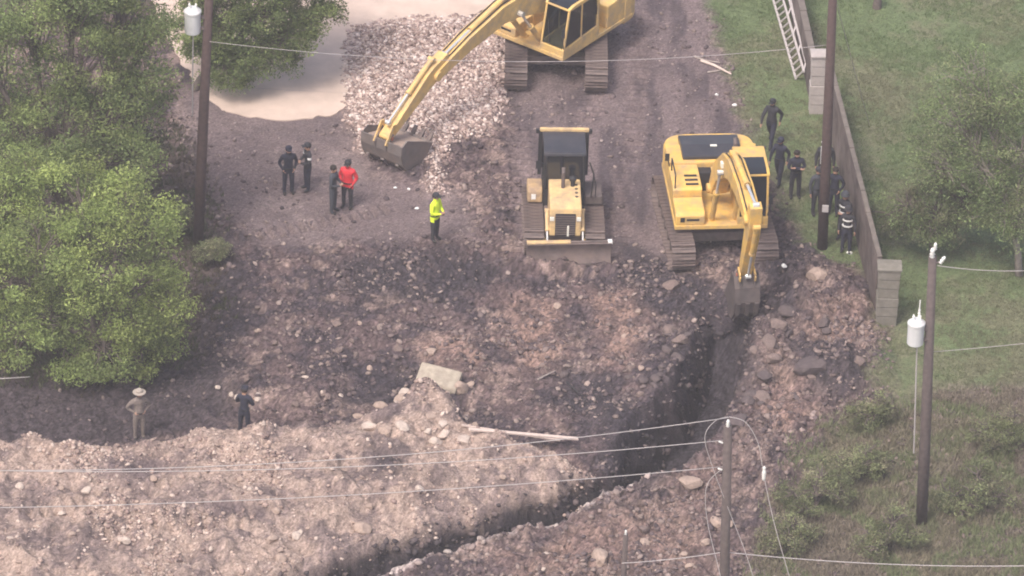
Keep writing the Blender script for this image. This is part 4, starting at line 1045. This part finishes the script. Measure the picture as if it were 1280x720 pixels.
b = MB(); b.tube([(-.16, -.10, 7.7), (-.17, -.10, 6.4), (-.17, -.10, 4.8)], .022, 6); b.build('cable', M['wire'], pA)
insulator(pA, .17, -.05, 7.35, .5)
pb = on_ground(1028, 310)
pB = pole(pb, 10.0, .165, .13, M['pole'], 'wooden pole standing among the people beside the wall', (LEAN_B, 0))
b = MB(); b.box(-.10, .10, -.21, -.17, 1.45, 1.70); b.build('notice_plate', M['rail'], pB, .005)
pc = on_ground(1152, 655)
pC = pole(pc, 9.30, .17, .12, M['greypole'], 'grey wooden pole on the right with a white transformer below its top', (-.27, 0))
transformer(pC, -.60, -.08, 6.35, 1.05)
b = MB(); b.lathe([(.02, 0), (.045, .05), (.025, .1), (.045, .15), (.025, .2), (.045, .25), (.025, .3), (.04, .35), (.02, .42), (.02, .7)], (-.54, -.08, 7.15), 8); b.build('lightning_arrester', M['porcelain'], pC)
insulator(pC, -.29, -.05, 9.28, 1.1); insulator(pC, -.22, -.05, 9.55, .8); insulator(pC, -.05, -.05, 9.10, .9, .5)
b = MB(); b.tube([(-.27, 0, 9.08), (-.03, -.05, 9.14)], .03, 6); b.build('bracket', M['steel'], pC)
b = MB(); b.tube([(-.54, -.12, 6.3), (-.46, -.16, 4.2), (-.40, -.16, 2.6)], .022, 8); b.build('conduit', M['wire'], pC)
pd = P(903, 838)
pD = pole(Vector((pd.x, pd.y, float(gz(pd.x, pd.y)))), 8.40, .15, .12, M['greypole'], 'grey pole at the bottom edge where the long wires end', (-.24, 0))
insulator(pD, -.24, -.02, 8.37, .8); insulator(pD, -.35, -.05, 7.85, .45, -1.2); insulator(pD, -.33, -.05, 6.95, .45, -1.2)
pe = P(776, 800)
pE = pole(Vector((pe.x, pe.y, float(gz(pe.x, pe.y)))), 3.35, .085, .07, M['greypole'], 'short thin post poking up at the bottom edge')
insulator(pE, 0, 0, 3.33, .55)

def wire(label, pts, r=.017, sag=0.0, name='overhead_wire', n=24, group=None):
    pts = [Vector(p) for p in pts]; out = []
    for i in range(len(pts) - 1):
        for k in range(n if i == len(pts) - 2 else n):
            t = k / n; q = pts[i].lerp(pts[i + 1], t); q.z -= sag * 4 * t * (1 - t); out.append(q)
    out.append(pts[-1])
    b = MB(); b.tube(out, r, 6); return tag(b.build(name, M['wire'], smooth=True), label, 'wire', group)
def curve(pts, n=8):
    """smooth path through the points"""
    pts = [Vector(p) for p in pts]; out = []
    for i in range(len(pts) - 1):
        p0, p1, p2, p3 = pts[max(i - 1, 0)], pts[i], pts[i + 1], pts[min(i + 2, len(pts) - 1)]
        for k in range(n):
            t = k / n; out.append(.5 * ((2 * p1) + (p2 - p0) * t + (2 * p0 - 5 * p1 + 4 * p2 - p3) * t * t + (3 * p1 - p0 - 3 * p2 + p3) * t ** 3))
    return out + [pts[-1]]
dz_ = pD.location.z
def wl(px, py, z): return P(px, py, z + dz_)
wire('highest of the three long wires leaving the bottom pole to the left', [wl(911, 522, 8.60), wl(-160, 586, 8.6)], .012, .62)
wire('middle of the three long wires leaving the bottom pole to the left', [wl(908, 550, 7.85), wl(-160, 584, 7.9)], .012, .50)
wire('lowest of the three long wires leaving the bottom pole to the left', [wl(907, 583, 6.95), wl(-160, 636, 6.9)], .012, .34)
wire('looping jumper wire from the bottom pole top with a pale clip', curve([wl(911, 521, 8.62), wl(932, 528, 8.4), wl(948, 555, 7.7), wl(954, 590, 6.8), wl(968, 655, 5.2), wl(992, 740, 3.2), wl(1015, 830, 1.2)]), .013, 0, n=2)
b = MB(); c0 = wl(955, 592, 6.75); b.lathe([(.02, -.24), (.05, -.18), (.06, .05), (.035, .12), (.045, .20), (.02, .24)], c0, 10); tag(b.build('wire_clamp', M['porcelain']), 'pale clamp hanging on the looping jumper wire', 'clamp')
wire('slack wire dropping left of the bottom pole from the loop', curve([wl(910, 521, 8.62), wl(893, 527, 8.4), wl(881, 548, 8.0), wl(893, 590, 6.9), wl(912, 640, 5.6), wl(935, 700, 4.2), wl(965, 800, 2.0)]), .010, 0, n=2)
wire('slack wire crossing behind the bottom pole down to the bottom edge', curve([wl(907, 583, 6.95), wl(884, 606, 6.4), wl(884, 650, 5.3), wl(900, 718, 3.8), wl(915, 790, 2.0)]), .010, 0, n=2)
wire('low sagging wire from the bottom pole to the right edge', [wl(905, 690, 4.05), wl(1420, 702, 4.05)], .014, .3)
wire('short low wire between the thin post and the bottom pole', [P(777, 704, 3.2 + pE.location.z), wl(905, 690, 4.05)], .012, .05)
wire('thin wire from the right pole top to the right edge', [P(1172, 332, 9.1), P(1420, 318, 9.1)], .011, .35)
wire('lower thin wire from the right pole to the right edge', [P(1164, 440, 5.9), P(1420, 412, 5.9)], .010, .06)
wire('long thin cable crossing the upper excavator tracks between two wooden poles', [P(262, 52, 7.5), P(1036, 56, 7.4)], .0085, .66)
wire('thin guy wire running from the pole by the wall into the lawn', [P(1042, -10, 9.3), on_ground(1087, 158)], .012, 0)

# ------------------------------------------------------------------ boards, sticks, litter
def board(p, q, wd, th, m_, name, label, cat, up=.06):
    p, q = Vector(p), Vector(q)
    ds = sorted(float(gz(p.lerp(q, t / 30).x, p.lerp(q, t / 30).y)) - p.lerp(q, t / 30).z for t in range(31)); up = max(0, ds[-3]) + th / 2 + .01
    b = MB(); p, q = p + Vector((0, 0, up)), q + Vector((0, 0, up)); b.beam(p, q, wd, th)
    return tag(b.build(name, M[m_], None, .006), label, cat)
board(on_ground(586, 545) , on_ground(722, 557), .13, .05, 'wood', 'timber_board', 'nearer of two pale boards lying across the trench edge, the wider one', 'board', .16)
board(on_ground(577, 534), on_ground(700, 553), .06, .05, 'wood', 'timber_board', 'thinner of two pale boards, lying behind the wider one', 'board', .14)
def stick(pts, r, m_, label):
    b = MB(); b.tube([on_ground(*p) + Vector((0, 0, r + .02)) for p in pts], [r, r * .9, r * .5][:len(pts)] if len(pts) < 4 else r, 6)
    tag(b.build('stick', M[m_]), label, 'stick', None)
stick([(672, 476), (684, 470), (694, 465)], .03, 'stick', 'short pale stick lying in the mud right of the flat block')
stick([(708, 479), (718, 488), (728, 497)], .035, 'fabric_black', 'dark pipe end sticking out of the mud left of the trench')
stick([(876, 78), (893, 84), (914, 95)], .05, 'wood', 'longest pale branch lying at the grass edge near the top')
stick([(868, 72), (880, 77), (900, 80)], .035, 'stick', 'thin pale branch above the longest one at the grass edge')
stick([(884, 92), (898, 90), (908, 86)], .03, 'stick', 'short pale branch crossing below the longest one at the grass edge')
for a in [(918, 132, 7, 'small white stone at the edge of the grass verge'), (896, 119, 6, 'small white stone in the dirt left of the grass verge'), (521, 261, 6, 'small white stone in the mud left of the fluorescent jacket'),
          (494, 235, 5, 'white pebble in the mud below the big bucket'), (511, 237, 5, 'white pebble right of another below the big bucket'), (1062, 317, 9, 'white scrap at the feet of the pair by the wall'), (980, 337, 8, 'white stone right of the excavator stick')]:
    p = on_ground(a[0], a[1]); o = link('white_stone', ROCKMESH['pale', random.randrange(6)].copy()); o.data.materials[0] = M['white']; s = a[2] / 80; o.scale = (s, s, s); o.location = p + Vector((0, 0, s * .3)); tag(o, a[3], 'stone')
# black silt cloth along the foot of the left tree
def silt():
    pts = [on_ground(*p) for p in [(70, 474), (110, 466), (150, 458), (196, 447)]]
    root = empty('silt_fence', pts[0]); tag(root, 'low black cloth silt fence under the left tree', 'silt fence')
    b = MB(); v, f = [], []
    c_ = curve(pts, 6)
    for i, p in enumerate(c_):
        p = p - pts[0]; wob = .04 * math.sin(i * 1.7); zz = random.uniform(-.06, .04)
        v += [(p.x, p.y + wob, p.z - .1), (p.x, p.y + wob + .02, p.z + .38 + zz), (p.x, p.y + wob + .03, p.z + .38 + zz), (p.x, p.y + wob + .03, p.z - .1)]
    for i in range(len(c_) - 1):
        a, d2 = i * 4, i * 4 + 4
        f += [(a, d2, d2 + 1, a + 1), (a + 1, d2 + 1, d2 + 2, a + 2), (a + 2, d2 + 2, d2 + 3, a + 3)]
    b.add(v, f); b.build('cloth', M['fabric_black'], root)
    for p in pts:
        q = MB(); p = p - pts[0]; q.box(p.x - .02, p.x + .02, p.y + .04, p.y + .08, p.z - .2, p.z + .5); q.build('stake', M['stick'], root)
silt()
wire('pale line low on the ground at the left edge under the trees', [on_ground(-30, 486) + Vector((0, 0, .35)), on_ground(38, 483) + Vector((0, 0, .35))], .018, .02, 'ground_line')
p = on_ground(1096, 10); b = MB(); b.tube([(0, 0, -.2), (.01, 0, .3), (.03, .02, .7)], [.17, .14, .13], 10); o = b.build('tree_stump', M['bark']); o.location = p; tag(o, 'dark tree stump on the lawn at the top edge', 'stump')

# ------------------------------------------------------------------ trees
def leaves(cents, per, spread, size, cols, seed, droop=.0):
    g_ = np.random.default_rng(seed); cents = np.array(cents); n = len(cents) * per
    c = np.repeat(cents, per, 0)
    dv_ = g_.normal(size=(n, 3)); dv_ /= np.linalg.norm(dv_, axis=1, keepdims=True)
    rad = g_.random((n, 1)) ** .5 * np.repeat(np.array(spread).reshape(-1, 1) if hasattr(spread, '__len__') else np.full((len(cents), 1), spread), per, 0)
    pos = c + dv_ * rad * np.array([1, 1, .62]); pos[:, 2] -= droop * g_.random(n) * rad[:, 0]
    nr = g_.normal(size=(n, 3)) * .8 + np.array([0, 0, .8]); nr /= np.linalg.norm(nr, axis=1, keepdims=True)
    t = np.cross(nr, g_.normal(size=(n, 3))); t /= np.linalg.norm(t, axis=1, keepdims=True); b_ = np.cross(nr, t)
    s = size * (.45 + 1.2 * g_.random((n, 1)) ** 1.5)
    V = np.stack([pos - t * s, pos - b_ * s * .42 + nr * s * .10, pos + t * s, pos + b_ * s * .42 + nr * s * .10], 1)
    cc = np.array(cols)[g_.integers(0, len(cols), len(cents))] * (.55 + .9 * g_.random((len(cents), 1))); tint = np.repeat(cc, per, 0) * (.75 + .5 * g_.random((n, 1)))
    return V.reshape(-1, 3), np.arange(n * 4).reshape(-1, 4), np.repeat(tint, 4, 0)
def tree(base, label, blobs, clumps, per, lsize, cols, seed, trunk_r=.16, bark='bark', twigs=True, spread=.38, fork=1.2, name='tree', group=None, shell=.45, bare=0, cat='tree'):
    """blobs: (dx, dy, z, radius) crown masses round the base; trunk, limbs to each mass, twigs to each clump of leaves"""
    r_ = random.Random(seed); root = empty(name, base); tag(root, label, cat, group)
    b = MB(); cx = sum(q[0] for q in blobs) / len(blobs); cy = sum(q[1] for q in blobs) / len(blobs)
    fk = Vector((cx * .25, cy * .25, fork))
    b.tube([(0, 0, -.3), fk * .5 + Vector((.03, .02, 0)), fk], [trunk_r * 1.25, trunk_r, trunk_r * .85], 10)
    b.build('trunk', M[bark], root, smooth=True)
    lb = MB(); cents = []; tot = sum(q[3] ** 2 for q in blobs)
    for (x, y, z, rd) in blobs:
        c = Vector((x, y, z)); m1 = fk.lerp(c, .5) + Vector((r_.uniform(-.2, .2), r_.uniform(-.2, .2), r_.uniform(-.1, .3)))
        lb.tube(curve([fk, m1, c - Vector((0, 0, rd * .2)), c + Vector((0, 0, rd * .4))], 3), [trunk_r * .62 * (1 - i / 10) + .012 for i in range(10)], 6, caps=False)
        k = max(3, int(clumps * rd * rd / tot))
        for i in range(k + bare):
            dv_ = Vector((r_.gauss(0, 1), r_.gauss(0, 1), r_.gauss(0, 1))).normalized()
            e = c + Vector((dv_.x, dv_.y, dv_.z * .8)) * rd * (shell + (1 - shell) * r_.random() ** .6) * r_.uniform(.85, 1.12)
            if e.z < .35: e.z = .35 + r_.random() * .3
            if i < k: cents.append(e)
            if twigs:
                s0 = m1.lerp(c, r_.uniform(.3, 1.0)); mid_ = s0.lerp(e, .55) + Vector((r_.uniform(-.12, .12), r_.uniform(-.12, .12), .1))
                lb.tube([s0, mid_, e, e + (e - mid_) * .35], [.026, .018, .010, .005], 4, caps=False)
    lb.build('limbs', M[bark], root, smooth=True)
    V, F_, t_ = leaves(cents, per, [spread * r_.uniform(.6, 1.35) for _ in cents], lsize, cols, seed)
    link('crown', np_mesh('crown', V, F_, M['leaf'], 'tint', t_), root)
    return root
LG = [(.285, .350, .118), (.245, .308, .108), (.325, .385, .132), (.205, .255, .098)]
DG = [(.205, .265, .105), (.235, .290, .112), (.178, .228, .098), (.255, .305, .120)]
GG = [(.185, .235, .088), (.212, .260, .098), (.155, .200, .080)]
def place(px, py): return on_ground(px, py)
tb = place(120, 470)
tree(tb, 'bright green bushy tree at the left edge, lowest of the left trees', [(-.2, -.1, 3.6, 1.3), (1.4, .2, 3.5, 1.05), (2.2, .1, 2.7, .8), (1.1, -.3, 2.1, 1.0), (-1.7, .4, 4.2, 1.4), (-2.6, .2, 3.4, 1.3), (.6, 1.2, 5.3, 1.3), (2.1, .8, 4.7, .6), (2.0, .2, 1.5, .75), (-1.6, -.2, 2.2, 1.0), (-.6, 1.5, 5.7, 1.1), (1.9, 1.3, 5.0, .55), (.3, -.5, 1.1, .95), (-.9, -.4, 1.0, .8), (1.4, -.3, .9, .7), (-2.4, -.2, 1.6, 1.0)], 270, 340, .046, LG, 21, .17, 'bark', spread=.56, shell=.6)
tb = place(70, 330)
tree(tb, 'tall dark green tree filling the upper left corner', [(0, 0, 5.0, 1.8), (1.7, .3, 5.2, 1.4), (-1.8, .4, 5.6, 1.6), (.8, .6, 7.4, 1.6), (2.5, .4, 6.4, 1.2), (-.8, .8, 8.6, 1.5), (2.0, .8, 8.3, 1.5), (-2.3, .5, 7.6, 1.4), (2.7, .6, 7.9, .9), (.6, .8, 9.8, 1.6), (2.4, 1.0, 9.7, 1.2), (.9, -.2, 3.8, 1.1), (-.9, -.2, 3.7, 1.1), (2.4, .1, 4.3, .9)], 320, 310, .046, DG, 22, .2, 'bark', spread=.66, fork=2.2)
tb = place(238, 112)
tree(tb, 'fine-leaved dark tree overhanging the concrete driveway', [(1.2, -.4, 1.1, .85), (1.9, -.3, 1.3, .85), (2.7, 0, 1.5, .85), (3.3, .2, 2.1, .85), (4.2, .5, 2.7, .85), (1.0, .2, 2.4, 1.2), (2.3, .4, 2.9, 1.2), (3.5, .9, 3.8, 1.1), (.2, .1, 2.0, 1.0), (4.5, 1.4, 4.0, .9), (1.8, 1, 4.4, 1.3), (3.2, 1.5, 5.0, 1.2), (.3, .6, 3.6, 1.2)], 640, 170, .044, GG, 23, .13, 'bark', spread=.42, fork=.7)
tb = place(-30, 420)
tree(tb, 'pale green tree cut off by the left edge', [(0, 0, 4.0, 1.4), (.9, .3, 4.8, 1.2), (.8, .1, 3.0, 1.1), (-.8, .3, 3.6, 1.3), (1.5, .6, 5.6, .9)], 110, 260, .046, LG, 24, .14, 'bark', spread=.6)
tb = place(150, 260)
tree(tb, 'sparse greyish scrub tree between the left trees', [(0, 0, 2.2, 1.1), (.9, .1, 2.8, 1.0), (-1.0, 0, 2.6, 1.1), (.8, .3, 3.9, .9), (-.4, .2, 3.6, 1.0)], 70, 70, .055, [(.105, .130, .055), (.13, .12, .08), (.10, .09, .07)], 25, .09, 'bark_pale', spread=.4, bare=8)
tb = place(1275, 345)
tree(tb, 'sparse half-bare tree with pale limbs at the right edge', [(-.6, .2, 2.2, 1.2), (-1.6, .8, 3.6, 1.3), (-2.3, 1.2, 5.2, 1.2), (-1.2, 1.4, 5.6, 1.1), (-.2, .8, 4.2, 1.2), (.3, 1.0, 5.8, 1.2), (-2.8, .8, 3.6, 1.0), (-1.9, 2.0, 6.2, .9), (.2, .3, 2.8, 1.1)], 300, 190, .040, [(.215, .275, .120), (.190, .245, .110), (.235, .265, .135)], 26, .11, 'bark_pale', spread=.62, bare=7, fork=1.5)
tb = place(1165, 330)
tree(tb, 'low brownish scrub bush on the lawn left of the half-bare tree', [(0, .3, 1.6, 1.1), (-.9, .4, 1.9, .9), (1.0, .6, 2.2, 1.1), (.4, .9, 3.0, 1.0), (-1.3, .8, 1.2, .8)], 150, 170, .038, [(.20, .245, .115), (.22, .215, .135), (.185, .235, .108)], 27, .06, 'bark', spread=.42, bare=9, name='scrub_bush', cat='bush', fork=.5)
for i, (px, py, sz, lb_) in enumerate([(1020, 640, 1.0, 'low green weedy bush left of the lower right corner'), (1075, 600, .8, 'small yellowish weed bush below the rubble bank'), (985, 690, .8, 'weedy bush right of the bottom pole'), (1110, 690, .9, 'brownish weed bush near the bottom right'),
                                       (1215, 640, 1.0, 'weed bush right of the grey pole foot'), (1255, 560, .8, 'small weed bush at the right edge above the corner'), (1090, 535, .7, 'small green bush left of the right pole'), (215, 300, .7, 'small shaded shrub left of the tall left pole foot'), (265, 330, .45, 'tiny dry shrub right of the tall left pole foot')]):
    tree(place(px, py), lb_, [(0, 0, .6 * sz, .75 * sz), (.7 * sz, .3, .45 * sz, .6 * sz), (-.7 * sz, .1, .5 * sz, .65 * sz), (.2 * sz, .5 * sz, 1.0 * sz, .6 * sz), (-.4 * sz, -.5 * sz, .35 * sz, .5 * sz)], 55, 120, .034, [(.230, .255, .130), (.250, .240, .150), (.210, .235, .120)], 40 + i, .03, 'bark', spread=.28, fork=.2, name='weed_bush', cat='bush', bare=3)

# ------------------------------------------------------------------ grass and weeds
def blades(name, mask, n, hlo, hhi, wd, cols, label, seed):
    g_ = np.random.default_rng(seed); x, y = pick(mask, n // 6)
    x = np.repeat(x, 6) + g_.normal(size=len(x) * 6) * .05; y = np.repeat(y, 6) + g_.normal(size=len(y) * 6) * .05
    m_ = len(x); z = gz(x, y); a = g_.random(m_) * 6.283; h = hlo + (hhi - hlo) * g_.random(m_)
    ln = g_.normal(size=(m_, 2)) * .45 * h[:, None]; ww = wd * (.6 + .8 * g_.random(m_))
    dx, dy = np.cos(a) * ww, np.sin(a) * ww
    V = np.stack([np.stack([x - dx, y - dy, z - .01], -1), np.stack([x + dx, y + dy, z - .01], -1), np.stack([x + ln[:, 0], y + ln[:, 1], z + h], -1)], 1)
    cl = np.clip((fbm(x, y, .35, 3, s=50) + .5) * len(cols), 0, len(cols) - 1).astype(int)
    t_ = np.array(cols)[cl] * (.75 + .5 * g_.random((m_, 1)))
    return tag(link(name, np_mesh(name, V.reshape(-1, 3), np.arange(m_ * 3).reshape(-1, 3), M['grass'], 'tint', np.repeat(t_, 3, 0))), label, 'grass', kind='stuff')
blades('lawn_grass', np.clip(m_grass * inner * (.15 + .85 * sstep(-.35, .1, fbm(X, Y, .6, 4, .6, s=72))), 0, 1), 170000, .03, .075, .013, [(.138, .190, .085), (.150, .198, .092), (.168, .195, .102), (.185, .188, .115)], 'short green grass of the lawn and verge on the right', 60)
blades('weed_growth', np.clip(m_weeds * (1 - m_grass) * inner, 0, 1), 90000, .06, .26, .016, [(.21, .220, .128), (.23, .208, .145), (.195, .220, .118), (.24, .205, .16)], 'patchy brown and green weeds in the lower right', 61)
blades('undergrowth', np.clip(m_under * (1 - m_mound) * .8 * inner, 0, 1), 36000, .05, .22, .022, [(.09, .10, .05), (.11, .09, .065), (.08, .09, .045)], 'dull undergrowth on the ground below the left trees', 62)

# ------------------------------------------------------------------ haze: one closed box of pale air round everything
hb = MB(); hb.box(-290, 290, -300, 300, -4.5, 112)
hm = bpy.data.materials.new('haze_air'); hm.use_nodes = True; hn = hm.node_tree.nodes; hn.clear()
ho = hn.new('ShaderNodeOutputMaterial'); hv = hn.new('ShaderNodeVolumePrincipled')
hv.inputs['Color'].default_value = (*HAZE_COLOUR, 1); hv.inputs['Density'].default_value = HAZE_DENSITY
hv.inputs['Anisotropy'].default_value = .2
hm.node_tree.links.new(hv.outputs[0], ho.inputs['Volume'])
tag(hb.build('haze', hm), 'pale pinkish haze in the air over the site', 'haze', kind='stuff')
